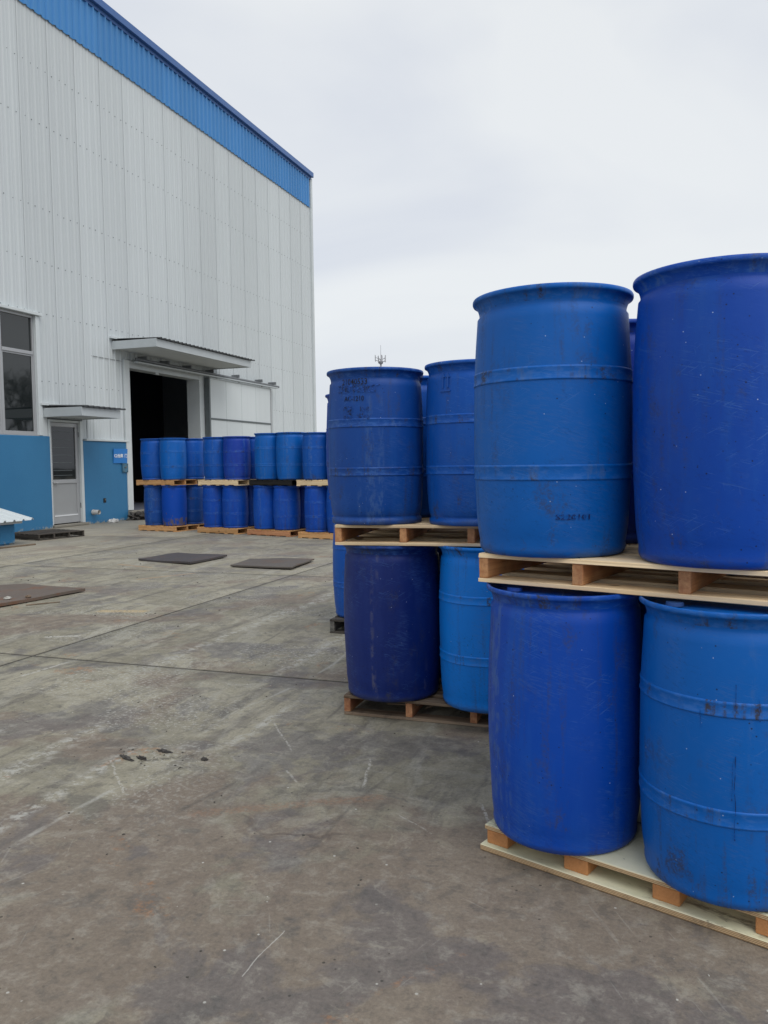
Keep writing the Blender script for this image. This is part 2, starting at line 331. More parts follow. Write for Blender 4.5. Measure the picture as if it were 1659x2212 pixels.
    for a in ((-5.15,5.63,-4.92,5.74,.05,W2,.8), (-4.37,4.5,-4.33,4.93,.022,W2,.8), (-5.5,6.82,-5.1,6.92,.10,(.60,.44,.22),.7), (-1.395,3.725,-1.305,3.387,.010,W2,.7), (-.746,3.363,-.653,3.15,.011,W2,.75), (-2.128,4.092,-1.831,3.713,.008,W2,.6), (-2.674,3.326,-2.342,2.995,.009,W2,.6), (-1.158,1.988,-1.146,2.237,.003,W2,.7,.3), (-1.059,3.157,-.88,3.034,.006,W2,.5), (-1.733,3.459,-1.628,3.342,.008,W2,.5),
              (-1.9,2.9,-1.2,3.3,.05,(.30,.17,.10),.35), (-6.6,8.9,-6.2,9.6,.05,(.45,.26,.12),.6), (-7.9,10.2,-7.2,10.0,.06,(.45,.27,.13),.6), (-2.5,3.35,-2.3,3.5,.03,(.05,.045,.035),.6)): seg(*a)
    # dirt packed along the slab joints
    for ax, pos_ in ((Y, 5.02), (Y, 9.72), (X, -4.75), (X, -9.5)):
        dj = g.math('ABSOLUTE', g.math('SUBTRACT', ax, pos_))
        c = g.mix(g.math('MULTIPLY', g.step(dj, .022, .008), g.math('ADD', .35, g.math('MULTIPLY', g.noise(p, 5, 4, .6), .7)), clamp=True), c, (.045,.042,.035))
        c = g.mix(g.math('MULTIPLY', g.step(dj, .11, .02), g.math('MULTIPLY', g.step(g.noise(p, 3, 5, .65), .45, .65), .35)), c, (.12,.11,.095))
    # cracks
    cr = g.math('MULTIPLY', g.step(g.voro(wv, .5, 'DISTANCE_TO_EDGE'), .006, .001), g.step(g.noise(p, .8, 2), .56, .62))
    c = g.mix(g.math('MULTIPLY', cr, .35), c, (.07,.048,.042))
    # fine grain multiplies the tone
    fn = g.noise(p, 62, 6, .78)
    hs = g.n('ShaderNodeHueSaturation'); g.l(c, hs.inputs['Color']); g.l(g.math('ADD', .36, g.math('MULTIPLY', fn, 1.16)), hs.inputs['Value']); c = hs.outputs[0]
    sp = g.math('MULTIPLY', g.step(g.voro(p, 15), .10, .05), g.step(g.noise(p, 1.9, 2), .47, .55))
    c = g.mix(g.math('MULTIPLY', sp, .8), c, (.03,.028,.024))
    wp = g.math('MULTIPLY', g.step(g.voro(g.map(p, (1,1,1), (5,5,0)), 12), .075, .04), g.step(g.noise(p, 1.3, 2), .48, .56))
    c = g.mix(g.math('MULTIPLY', wp, .8), c, (.55,.55,.5))
    rough = g.math('ADD', .60, g.math('MULTIPLY', g.noise(wv, 2.1, 5), .25)); rough = g.math('SUBTRACT', rough, g.math('MULTIPLY', dm, .12))
    h = g.math('ADD', g.math('MULTIPLY', g.noise(wv, 3.2, 6, .62), .9), g.math('MULTIPLY', fn, .30)); h = g.math('ADD', h, g.math('MULTIPLY', mo, .25))
    h = g.math('SUBTRACT', h, g.math('MULTIPLY', cr, .4))
    g.set(Base_Color=c, Roughness=rough, Normal=g.bump(h, .6, .014)); g.p.inputs['Specular IOR Level'].default_value = .35
    return g.m
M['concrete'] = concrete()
M['joint'] = plain('joint_dirt', (.02,.019,.017), .95, var=.4, nscale=6)
M['step'] = plain('step_concrete', (.24,.225,.19), .9, bump=(12,.6,.01), var=.3)
# ------------------------------------------------------------------ mesh / object helpers
def link(name, me, parent=None, mat=None, loc=None, rot=None):
    o = bpy.data.objects.new(name, me); COL.objects.link(o)
    if mat is not None and me is not None and not me.materials: me.materials.append(mat)
    if parent: o.parent = parent
    if loc is not None: o.location = loc
    if rot is not None: o.rotation_euler = rot
    return o
def bm2me(bm, name, mat=None, smooth=False):
    me = bpy.data.meshes.new(name); bm.normal_update(); bm.to_mesh(me); bm.free()
    if mat: me.materials.append(mat)
    if smooth:
        for f in me.polygons: f.use_smooth = True
    return me
def box_me(name, dims, mat, bev=.0, jitter=0, seed=0):
    bm = bmesh.new(); bmesh.ops.create_cube(bm, size=1); bmesh.ops.scale(bm, vec=dims, verts=bm.verts)
    if bev: bmesh.ops.bevel(bm, geom=list(bm.edges), offset=bev, segments=1, affect='EDGES')
    if jitter:
        rr = random.Random(seed)
        for v in bm.verts: v.co += Vector((rr.uniform(-1,1), rr.uniform(-1,1), rr.uniform(-1,1)))*jitter
    return bm2me(bm, name, mat)
def box(name, x0, x1, y0, y1, z0, z1, mat, parent=None, bev=.0):
    """box given by world extents; parent is at the world origin or handled through inverse location"""
    me = box_me(name, (x1-x0, y1-y0, z1-z0), mat, bev)
    c = Vector(((x0+x1)/2, (y0+y1)/2, (z0+z1)/2))
    if parent: c -= parent.location
    return link(name, me, parent, None, c)
def add_box(bm, c, d):
    r = bmesh.ops.create_cube(bm, size=1, matrix=Matrix.Translation(c) @ Matrix.Diagonal((d[0], d[1], d[2], 1)))
    return r['verts']
def tube_between(bm, a, b, r0, r1=None, seg=8):
    a, b = Vector(a), Vector(b); d = b-a; r1 = r0 if r1 is None else r1
    q = d.to_track_quat('Z', 'Y').to_matrix().to_4x4()
    bmesh.ops.create_cone(bm, cap_ends=True, segments=seg, radius1=r0, radius2=r1, depth=d.length, matrix=Matrix.Translation((a+b)/2) @ q)
def empty(name, loc, rz=0):
    o = bpy.data.objects.new(name, None); COL.objects.link(o); o.location = loc; o.rotation_euler = (0, 0, rz); o.empty_display_size = .2; return o
def tag(o, label, cat, group=None):
    o['label'] = label; o['category'] = cat
    if group: o['group'] = group
    return o
def copy_tree(o, parent=None):
    c = o.copy(); COL.objects.link(c)
    if parent: c.parent = parent
    for ch in kids.get(o.name, []): copy_tree(ch, c)
    return c
kids = {}
def remember(o):
    kids[o.name] = [c for c in bpy.data.objects if c.parent == o]
    for c in kids[o.name]: remember(c)
# ------------------------------------------------------------------ ground
bm = bmesh.new(); bmesh.ops.create_grid(bm, x_segments=8, y_segments=8, size=900)
ground = link('ground', bm2me(bm, 'ground', M['joint']), loc=(0, 0, -.0045)); ground['kind'] = 'structure'
yard = bpy.data.objects.new('concrete_yard', None); COL.objects.link(yard); yard['kind'] = 'structure'
xs = [-60, -14.25, -9.5, -4.75, 4.75, 9.5, 14.2, 60]; ys = [-60, -9.0, -4.35, .32, 5.02, 9.72, 14.4, 19.1, 23.8, 28.5, 33.2, 90]
for i in range(len(xs)-1):
    for j in range(len(ys)-1):
        x0, x1, y0, y1 = xs[i]+.008, xs[i+1]-.008, ys[j]+.008, ys[j+1]-.008
        bm = bmesh.new(); cx_, cy_ = (x0+x1)/2, (y0+y1)/2
        n = 24 if (-10 < cx_ < 5 and 0 < cy_ < 15) else 2
        b = .004
        tx = [x0, x0+b]+[x0+(x1-x0)*k/n for k in range(1, n)]+[x1-b, x1]
        ty = [y0, y0+b]+[y0+(y1-y0)*k/n for k in range(1, n)]+[y1-b, y1]
        vs = []
        for a, yy in enumerate(ty):
            row = []
            for c_, xx in enumerate(tx):
                edge = a in (0, len(ty)-1) or c_ in (0, len(tx)-1)
                wob = (noise.noise((xx*3, yy*3, 1))*.003 if edge and n > 2 else 0)
                z = -.004 if edge else 0.0
                row.append(bm.verts.new((xx-cx_+wob, yy-cy_+wob, z)))
            vs.append(row)
        for a in range(len(ty)-1):
            for c_ in range(len(tx)-1): bm.faces.new((vs[a][c_], vs[a][c_+1], vs[a+1][c_+1], vs[a+1][c_]))
        be = [e for e in bm.edges if e.is_boundary]
        ex = bmesh.ops.extrude_edge_only(bm, edges=be)
        for v in [q for q in ex['geom'] if isinstance(q, bmesh.types.BMVert)]: v.co.z = -.03
        me = bm2me(bm, 'concrete_slab', M['concrete'], True)
        link('concrete_slab', me, yard, loc=(cx_, cy_, 0))
# ------------------------------------------------------------------ warehouse
WX = -14.35
bld = empty('warehouse', (WX, 20, 0)); tag(bld, 'tall white corrugated metal warehouse with blue band under the eave and blue plinth', 'building')
P0, SW = 15.43, .967
def opening_bottom(y):
    if y < 15.75: return 5.2
    if y < 15.93: return 2.30
    if y < 17.17: return 2.74
    if y < 18.88: return 2.24
    if y < 23.10: return 4.52
    return 2.24
BR_ = [15.75, 15.93, 17.17, 18.88, 23.10]
def corr_profile(y0, y1, depth, rw=.074, tw=.030, n=4, sub=True, lap=True):
    pts = []; w = (y1-y0)/n
    for k in range(n):
        c = y0+(k+.5)*w - w*.5 + (.045 if lap else .06)
        if k == 0 and not lap: pts.append((y0, 0))
        if k == 0 and lap: pts += [(y0, .003), (y0+.003, depth*.6), (y0+.022, depth), (y0+.046, depth), (y0+.066, 0)]
        else: pts += [(c-rw/2, 0), (c-tw/2, depth), (c+tw/2, depth), (c+rw/2, 0)]
        if sub:
            m = c+w*.5
            pts += [(m-.022, 0), (m-.006, depth*.25), (m+.006, depth*.25), (m+.022, 0)]
    pts.append((y1-.003, 0))
    return pts
def sheet_obj(name, y0, y1, zt, zfun, depth, x0, mat, breaks=(), **kw):
    pts = corr_profile(y0, y1, depth, **kw)
    for b in breaks:
        if y0 < b < y1:
            for a, c in zip(pts, pts[1:]):
                if a[0] < b < c[0]:
                    t = (b-a[0])/(c[0]-a[0]); pts.append((b, a[1]+(c[1]-a[1])*t)); break
            pts.sort()
    bm = bmesh.new(); ym = (y0+y1)/2
    for a, c in zip(pts, pts[1:]):
        if c[0]-a[0] < 1e-6: continue
        zb = zfun((a[0]+c[0])/2)
        nz = 1
        v = [bm.verts.new((x0+a[1]-WX, a[0]-ym, zb)), bm.verts.new((x0+c[1]-WX, c[0]-ym, zb)), bm.verts.new((x0+c[1]-WX, c[0]-ym, zt)), bm.verts.new((x0+a[1]-WX, a[0]-ym, zt))]
        bm.faces.new(v)
    bmesh.ops.remove_doubles(bm, verts=bm.verts, dist=1e-5)
    me = bm2me(bm, name, mat)
    return link(name, me, bld, loc=(0, ym-20, 0))
k0, k1 = -7, 17
for k in range(k0, k1):
    y0 = P0+k*SW; y1 = y0+SW+.001
    if k == k1-1: y1 = 31.86
    sheet_obj('cladding_sheet', y0, y1, 12.46, opening_bottom, .027, WX, M['white_sheet'], BR_)
    sheet_obj('fascia_sheet', y0-.03, min(y1-.03, 31.86), 13.70, lambda y: 12.42, .042, WX+.03, M['blue_sheet'], rw=.100, tw=.050, sub=False, lap=False)
YL, YR = P0+k0*SW, 31.9
# backing + shell
box('wall_lining', WX-.16, WX-.02, YL, 15.98, 5.2, 13.7, M['flash_dull'], bld)
box('wall_lining', WX-.16, WX-.02, 15.98, 17.15, 2.72, 13.7, M['flash_dull'], bld)
box('wall_lining', WX-.16, WX-.02, 17.15, 18.95, 2.2, 13.7, M['flash_dull'], bld)
box('wall_lining', WX-.16, WX-.02, 18.95, 23.05, 4.5, 13.7, M['flash_dull'], bld)
box('wall_lining', WX-.16, WX-.02, 23.05, 31.8, 2.2, 13.7, M['flash_dull'], bld)
box('far_gable_wall', -34, WX-.17, YR-.12, YR, 0, 13.7, M['white_sheet'], bld)
box('near_gable_wall', -34, WX-.17, YL, YL+.12, 0, 13.7, M['white_sheet'], bld)
box('back_wall', -34.1, -34, YL, YR, 0, 13.7, M['white_sheet'], bld)
box('roof_deck', -34.1, WX+.02, YL-.05, YR+.05, 13.72, 13.82, M['blue_sheet'], bld)
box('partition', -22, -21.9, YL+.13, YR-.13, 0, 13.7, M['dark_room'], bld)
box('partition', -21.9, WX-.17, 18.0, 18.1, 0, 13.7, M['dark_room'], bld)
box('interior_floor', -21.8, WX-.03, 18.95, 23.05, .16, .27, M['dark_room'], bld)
# blue eave trim: boxed channel standing proud, end cap
box('eave_trim', WX+.055, WX+.17, YL-.1, YR+.08, 13.70, 13.90, M['eave'], bld, .008)
box('eave_trim', WX+.02, WX+.075, YL-.1, YR+.02, 13.60, 13.695, M['eave'], bld)
box('corner_flashing', WX-.10, WX+.075, 31.865, 32.03, .0, 13.68, M['flash'], bld, .006)
# plinth walls
box('plinth_wall', WX-.25, WX+.08, YL, 15.93, 0, 2.27, M['plaster'], bld, .012)
box('plinth_wall', WX-.25, WX+.06, 17.14, 18.93, 0, 2.19, M['plaster'], bld, .012)
box('plinth_wall', WX-.25, WX+.06, 23.36, 31.86, 0, 2.19, M['plaster'], bld, .012)
box('plinth_flashing', WX-.01, WX+.10, 17.24, 18.99, 2.195, 2.25, M['flash'], bld, .004)
box('plinth_flashing', WX-.01, WX+.10, 23.4, 31.8, 2.195, 2.25, M['flash'], bld, .004)
# screws in rows: tiny studs
bm = bmesh.new()
rr = random.Random(3)
for z in (11.15, 9.83, 7.80, 6.50, 5.27, 3.62):
    y = YL+.15
    while y < 31.8:
        if z > opening_bottom(y)+.05 or z > 5.25:
            yy = y+rr.uniform(-.02, .02); zz = z+rr.uniform(-.012, .012)
            bmesh.ops.create_cone(bm, cap_ends=True, segments=6, radius1=.014, radius2=.008, depth=.012, matrix=Matrix.Translation((.008, yy-20, zz)) @ Matrix.Rotation(R(90), 4, 'Y'))
        y += SW/4
sc_ = link('roofing_screw', bm2me(bm, 'roofing_screw', M['dark_steel']), bld); sc_['kind'] = 'stuff'
# ribbon window at the left
wroom = box('partition', WX-2.5, WX-2.45, YL+.2, 15.6, 2.3, 5.2, M['dark_room'], bld)
def window_bay(y0, y1):
    f = bpy.data.objects.new('window', None); COL.objects.link(f); f.parent = bld; f.location = (0, 0, 0)
    def wb(n, a, b, z0, z1, xa=-.09, xb=-.02, m='silver', bev=.004):
        me = box_me(n, (xb-xa, b-a, z1-z0), M[m], bev); return link(n, me, f, None, ((xa+xb)/2, (a+b)/2-20, (z0+z1)/2))
    wb('frame', y0, y0+.05, 2.30, 5.16); wb('frame', y1-.05, y1, 2.30, 5.16)
    wb('frame', y0+.05, y1-.05, 2.30, 2.38); wb('frame', y0+.05, y1-.05, 5.10, 5.16)
    wb('transom', y0+.05, y1-.05, 4.22, 4.30, -.10, -.0)
    wb('pane', y0+.05, y1-.05, 2.38, 4.22, -.062, -.055, 'glass', 0)
    wb('pane', y0+.05, y1-.05, 4.30, 5.10, -.066, -.059, 'glass', 0)
    # inner sash
    wb('sash', y0+.05, y0+.085, 2.38, 4.22, -.054, -.03); wb('sash', y1-.085, y1-.05, 2.38, 4.22, -.054, -.03); wb('sash', y0+.085, y1-.085, 4.18, 4.22, -.054, -.03)
y = 15.62
for k in range(6): window_bay(y-1.06, y); y -= 1.065
box('window_reveal', WX-.15, WX+.055, 15.625, 15.75, 2.285, 5.16, M['flash'], bld, .006)
box('window_head_flashing', WX-.12, WX+.11, YL, 15.80, 5.165, 5.235, M['flash'], bld, .005)
box('window_sill', WX-.13, WX+.05, YL, 15.62, 2.274, 2.297, M['silver'], bld)
box('wall_trim', WX-.06, WX+.03, 15.755, 15.92, 2.275, 2.95, M['flash'], bld, .004)
# personnel door
door = bpy.data.objects.new('door', None); COL.objects.link(door); door.parent = bld; door.location = (0, 0, 0); door['label'] = 'narrow grey door with tall glazed upper half'
def db(n, a, b, z0, z1, xa, xb, m, bev=.004):
    me = box_me(n, (xb-xa, b-a, z1-z0), M[m], bev); return link(n, me, door, None, ((xa+xb)/2, (a+b)/2-20, (z0+z1)/2))
db('door_frame', 15.935, 15.995, .07, 2.70, -.12, .05, 'flash'); db('door_frame', 17.045, 17.135, .07, 2.70, -.12, .06, 'flash'); db('door_frame', 15.995, 17.045, 2.64, 2.70, -.12, .03, 'flash')
db('stile', 16.0, 16.09, .09, 2.63, -.06, -.01, 'silver'); db('stile', 16.93, 17.04, .09, 2.63, -.06, -.01, 'silver')
db('rail', 16.09, 16.93, 2.53, 2.63, -.06, -.01, 'silver'); db('rail', 16.09, 16.93, 1.10, 1.20, -.06, -.005, 'silver'); db('rail', 16.09, 16.93, .09, .27, -.06, -.01, 'silver')
db('rail', 16.09, 16.93, .27, .30, -.06, .0, 'white', 0)
db('pane', 16.09, 16.93, 1.20, 2.53, -.046, -.038, 'glass', 0)
db('door_panel', 16.09, 16.93, .30, 1.10, -.05, -.03, 'door_grey', 0)
for zz in (1.30, 1.42, 1.62, 1.81, 2.0, 2.2, 2.4): db('grille_bar', 16.12, 16.80, zz, zz+.012, -.036, -.026, 'dark_steel', 0)
db('hinge', 17.035, 17.065, .45, .58, -.01, .012, 'steel'); db('hinge', 17.035, 17.065, 2.28, 2.41, -.01, .012, 'steel')
db('handle_plate', 16.02, 16.06, 1.05, 1.38, -.01, .004, 'chrome')
bm = bmesh.new(); tube_between(bm, (0,0,0), (.05,0,0), .012); tube_between(bm, (.05,-.01,0), (.05,.14,0), .011); tube_between(bm, (.01,.12,-.01), (.012,.12,-.1), .006)
link('door_handle', bm2me(bm, 'door_handle', M['chrome'], False), door, None, (.0, 16.04-20, 1.13))
box('door_step', WX-.12, WX+.13, 15.95, 17.2, .0, .065, M['step'], bld, .012)
# ---- gate
gate = bpy.data.objects.new('gate_frame', None); COL.objects.link(gate); gate.parent = bld; gate.location = (0, 0, 0)
def gb(n, a, b, z0, z1, xa, xb, m, bev=.004, par=gate):
    me = box_me(n, (xb-xa, b-a, z1-z0), M[m], bev); return link(n, me, par, None, ((xa+xb)/2, (a+b)/2-20, (z0+z1)/2))
gb('jamb', 18.90, 19.14, .27, 4.50, -.10, .085, 'flash'); gb('jamb', 22.78, 23.09, .27, 4.50, -.42, .06, 'flash')
gb('lintel', 19.14, 22.78, 4.29, 4.50, -.30, .07, 'flash_dull'); gb('latch_block', 20.45, 20.62, 4.24, 4.29, -.06, .03, 'flash_dull')
gb('threshold', 18.9, 23.1, .0, .25, -.05, .20, 'step', .01)
# sliding leaf
leaf = bpy.data.objects.new('sliding_door', None); COL.objects.link(leaf); leaf.parent = bld; leaf.location = (0, 0, 0); leaf['label'] = 'white sliding gate leaf pushed open to the right'
yy = [23.10, 24.15, 25.20, 26.25, 27.40]
for a, b in zip(yy, yy[1:]):
    gb('leaf_panel', a+.006, b-.006, .2, 3.02, .14, .24, 'white_panel', .003, leaf); gb('leaf_panel', a+.006, b-.006, 3.08, 4.36, .14, .24, 'white_panel', .003, leaf)
gb('leaf_rail', 23.10, 27.40, 3.022, 3.078, .13, .262, 'dark_steel', .002, leaf); gb('leaf_edge', 23.02, 23.10, .2, 4.38, .10, .27, 'dark_steel', .003, leaf)
gb('leaf_edge', 27.402, 27.45, .2, 4.38, .12, .262, 'silver', .003, leaf); gb('leaf_rail', 23.10, 27.40, 4.362, 4.40, .12, .262, 'flash_dull', .002, leaf)
rail = bpy.data.objects.new('door_track', None); COL.objects.link(rail); rail.parent = bld; rail.location = (0, 0, 0)
bm = bmesh.new(); tube_between(bm, (.27, 19.2-20, 4.53), (.27, 28.05-20, 4.50), .045, seg=10)
link('track_tube', bm2me(bm, 'track_tube', M['steel'], True), rail)
gb('track_channel', 19.2, 27.9, 4.425, 4.465, .20, .34, 'flash_dull', .003, rail)
for y_ in (19.6, 20.7, 21.9, 23.2, 24.9, 26.6, 27.7):
    gb('track_bracket', y_, y_+.05, 4.56, 4.66, .0, .33, 'steel', .003, rail)
for y_ in (23.6, 25.1, 26.8): gb('hanger', y_, y_+.06, 4.38, 4.52, .17, .21, 'dark_steel', .002, rail)
# canopies
def canopy(y0, y1, zb, zt, depth, roofx, tail):
    c = bpy.data.objects.new('canopy', None); COL.objects.link(c); c.parent = bld; c.location = (0, 0, 0)
    gb('fascia', y0, y0+.04, zb, zt, .022, depth, 'flash_dull', .003, c); gb('fascia', y0+.042, y1, zb, zt-.01, depth-.04, depth, 'flash_dull', .003, c)
    gb('fascia', y1-.04, y1-.002, zb, zt-.03, .022, depth-.042, 'flash_dull', .003, c)
    # corrugated soffit
    bm = bmesh.new(); n = int((depth-.1)/.09)
    for i in range(n):
        xa = .03+i*.09; pr = [(xa, zb+.03), (xa+.055, zb+.03), (xa+.065, zb+.018), (xa+.08, zb+.018), (xa+.09, zb+.03)]
        for p, q in zip(pr, pr[1:]):
            v = [bm.verts.new((p[0], y0+.042-20, p[1])), bm.verts.new((q[0], y0+.042-20, q[1])), bm.verts.new((q[0], y1-.042-20, q[1])), bm.verts.new((p[0], y1-.042-20, p[1]))]; bm.faces.new(v)
    link('soffit', bm2me(bm, 'soffit', M['flash_dull']), c)
    # corrugated roof sheet with ribs running out from the wall, thin shell
    bm = bmesh.new(); prof = []; y = y0-.0
    while y < y1+tail:
        prof += [(y, 0), (y+.12, 0), (y+.135, .035), (y+.165, .035), (y+.18, 0)]; y += .2
    for a, b in zip(prof, prof[1:]):
        z_ = lambda d, x: zt+.004+d+(.05 if x < .1 else 0)
        for off in (0, .004):
            v = [bm.verts.new((x, p[0]-20, z_(p[1], x)+off)) for x, p in ((.022, a), (.022, b), (depth+roofx, b), (depth+roofx, a))]; bm.faces.new(v)
        for x in (depth+roofx,):
            v = [bm.verts.new((x, p[0]-20, z_(p[1], x)+off)) for p, off in ((a, 0), (b, 0), (b, -.012), (a, -.012))]; bm.faces.new(v)
    link('roof_sheet', bm2me(bm, 'roof_sheet', M['gutter_dark']), c)
    gb('wall_flashing', y0-.10, y0+.55, zt+.07, zt+.13, .02, .10, 'flash', .003, c)
    return c
canopy(15.78, 17.22, 2.74, 2.955, 1.19, .07, .12)
canopy(18.48, 23.70, 4.72, 4.945, 1.46, .07, .16)
gb('seam_mark', 17.62, 18.95, 4.44, 4.455, .019, .024, 'steel', 0, bld)
# ------------------------------------------------------------------ small things on the warehouse wall
def text_me(name, body, size, mat, extrude=0, bold=0):
    cu = bpy.data.curves.new(name, 'FONT'); cu.body = body; cu.size = size; cu.extrude = extrude; cu.offset = bold; cu.resolution_u = 2
    cu.align_x = 'CENTER'; cu.align_y = 'CENTER'
    o = bpy.data.objects.new('tmp', cu); COL.objects.link(o)
    dg = bpy.context.evaluated_depsgraph_get(); me = bpy.data.meshes.new_from_object(o.evaluated_get(dg)); bpy.data.objects.remove(o)
    me.name = name; me.materials.clear(); me.materials.append(mat); return me
sg = empty('wall_sign', (WX+.10, 18.59, 1.80)); tag(sg, 'small bright blue sign with white lettering on the blue plinth beside the gate', 'sign')
link('sign_board', box_me('sign_board', (.018, .56, .40), M['sign'], .004), sg, None, (0,0,0), (R(0), R(4), R(-3)))
me = text_me('lettering', 'C2仓库  门', .112, M['white'], .001, .0035); link('lettering', me, sg, None, (.0125, -.0, .0), (R(90), R(0), R(87)))
sw = empty('junction_box', (WX+.085, 18.80, 1.47)); tag(sw, 'worn square steel plate with four bolts below the blue wall sign', 'wall plate')
link('back_plate', box_me('back_plate', (.03, .24, .25), plain('painted_steel', (.06,.17,.26), .55, var=.3), .004), sw)
for a, b in ((-.08,-.09),(.08,-.09),(-.08,.09),(.08,.09)):
    bm = bmesh.new(); bmesh.ops.create_cone(bm, cap_ends=True, segments=8, radius1=.017, radius2=.014, depth=.02, matrix=Matrix.Rotation(R(90), 4, 'Y')); link('bolt', bm2me(bm, 'bolt', M['dark_steel']), sw, None, (.02, a, b))
link('latch', box_me('latch', (.03, .09, .035), M['dark_steel'], .004), sw, None, (.022, .0, .02), (R(20),0,0))
hb = empty('socket_recess', (WX+.062, 17.91, .60)); tag(hb, 'small black square socket set low in the blue plinth', 'socket')
link('cover', box_me('cover', (.012, .11, .12), M['black'], .004), hb, None, (.004,0,0)); link('inner_lip', box_me('inner_lip', (.012, .04, .05), M['dark_steel'], .003), hb, None, (.012, .02, .02))
bm = bmesh.new()
for r_, s_ in ((.062, 1), (.052, -1)):
    bmesh.ops.create_cone(bm, cap_ends=False, segments=20, radius1=r_, radius2=r_, depth=.22, matrix=Matrix.Rotation(R(90), 4, 'Y'))
pp = empty('drain_pipe', (WX+.16, 17.42, .31)); tag(pp, 'short white pipe stub sticking out low on the blue plinth', 'pipe')
link('pipe_wall', bm2me(bm, 'pipe_wall', M['pvc'], True), pp)
bm = bmesh.new(); bmesh.ops.create_cone(bm, cap_ends=True, segments=20, radius1=.051, radius2=.051, depth=.004, matrix=Matrix.Translation((.04,0,0)) @ Matrix.Rotation(R(90), 4, 'Y')); link('pipe_bore', bm2me(bm, 'pipe_bore', M['black']), pp)
bm = bmesh.new(); bmesh.ops.create_cone(bm, cap_ends=False, segments=20, radius1=.072, radius2=.072, depth=.05, matrix=Matrix.Translation((-.06,0,0)) @ Matrix.Rotation(R(90), 4, 'Y')); link('pipe_collar', bm2me(bm, 'pipe_collar', M['pvc'], True), pp)
def lump(name, dims, mat, seed, sub=3, amt=.35, fr=4):
    bm = bmesh.new(); bmesh.ops.create_icosphere(bm, subdivisions=sub, radius=1)
    for v in bm.verts:
        n_ = noise.noise(v.co*fr*.5+Vector((seed*3.1, seed, 0)))+.5*noise.noise(v.co*fr+Vector((seed, 0, 0)))
        v.co *= 1+amt*n_; v.co.x *= dims[0]; v.co.y *= dims[1]; v.co.z = max(v.co.z, -.35)*dims[2]
    return bm2me(bm, name, mat)
tag(link('plastic_bag', lump('plastic_bag', (.11,.17,.07), M['bag'], 3, 3, .5, 6), loc=(WX+.28, 17.98, .03)), 'crumpled pale plastic bag lying at the foot of the blue plinth', 'bag')
tag(link('tarpaulin_heap', lump('tarpaulin_heap', (.22,.30,.16), M['tarp'], 8, 4, .7, 6), loc=(WX+.32, 19.05, .05)), 'dark crumpled tarpaulin heap at the left foot of the open gate', 'tarpaulin')
tag(link('concrete_chunk', box_me('concrete_chunk', (.22,.45,.24), M['step'], .02, .012, 4), loc=(WX+.40, 19.62, .12)), 'pale concrete block beside the dark heap at the gate threshold', 'concrete block')
# ------------------------------------------------------------------ blue masonry box with corrugated lid
mb = empty('masonry_box', (-12.7, 11.6, 0)); tag(mb, 'low blue painted masonry box with sloping white corrugated lid at the left edge', 'masonry box')
bm = bmesh.new()
def prism(bm, pts2, y0, y1):
    a = [bm.verts.new((x, y0, z)) for x, z in pts2]; b = [bm.verts.new((x, y1, z)) for x, z in pts2]
    bm.faces.new(a); bm.faces.new(b[::-1])
    for i in range(len(a)): j = (i+1) % len(a); bm.faces.new((a[i], a[j], b[j], b[i]))
    bmesh.ops.recalc_face_normals(bm, faces=bm.faces)
prism(bm, [(-.75, 0), (.6, 0), (.6, .42), (-.75, .70)], -1.0, .87)
bmesh.ops.bevel(bm, geom=list(bm.edges), offset=.03, segments=2, affect='EDGES')
link('masonry', bm2me(bm, 'masonry', M['plaster']), mb)
bm = bmesh.new(); prof = []; y = -1.25
while y < 1.05: prof += [(y, 0), (y+.15, 0), (y+.17, .032), (y+.20, .032), (y+.22, 0)]; y += .235
for a, b in zip(prof, prof[1:]):
    top = [(x, p[0], z+p[1]) for (x, z), p in (((.86, .475), a), ((.86, .475), b), ((-1.0, .91), b), ((-1.0, .91), a))]
    v = [bm.verts.new(q) for q in top]; bm.faces.new(v)
    v2 = [bm.verts.new((q[0], q[1], q[2]-.006)) for q in top]; bm.faces.new(v2[::-1]); bm.faces.new((v[0], v2[0], v2[1], v[1]))
link('corrugated_lid', bm2me(bm, 'corrugated_lid', M['white_panel']), mb)
bm = bmesh.new(); add_box(bm, (.72, -.15, .44), (.05, 2.1, .05)); link('lid_batten', bm2me(bm, 'lid_batten', M['flash_dull']), mb)
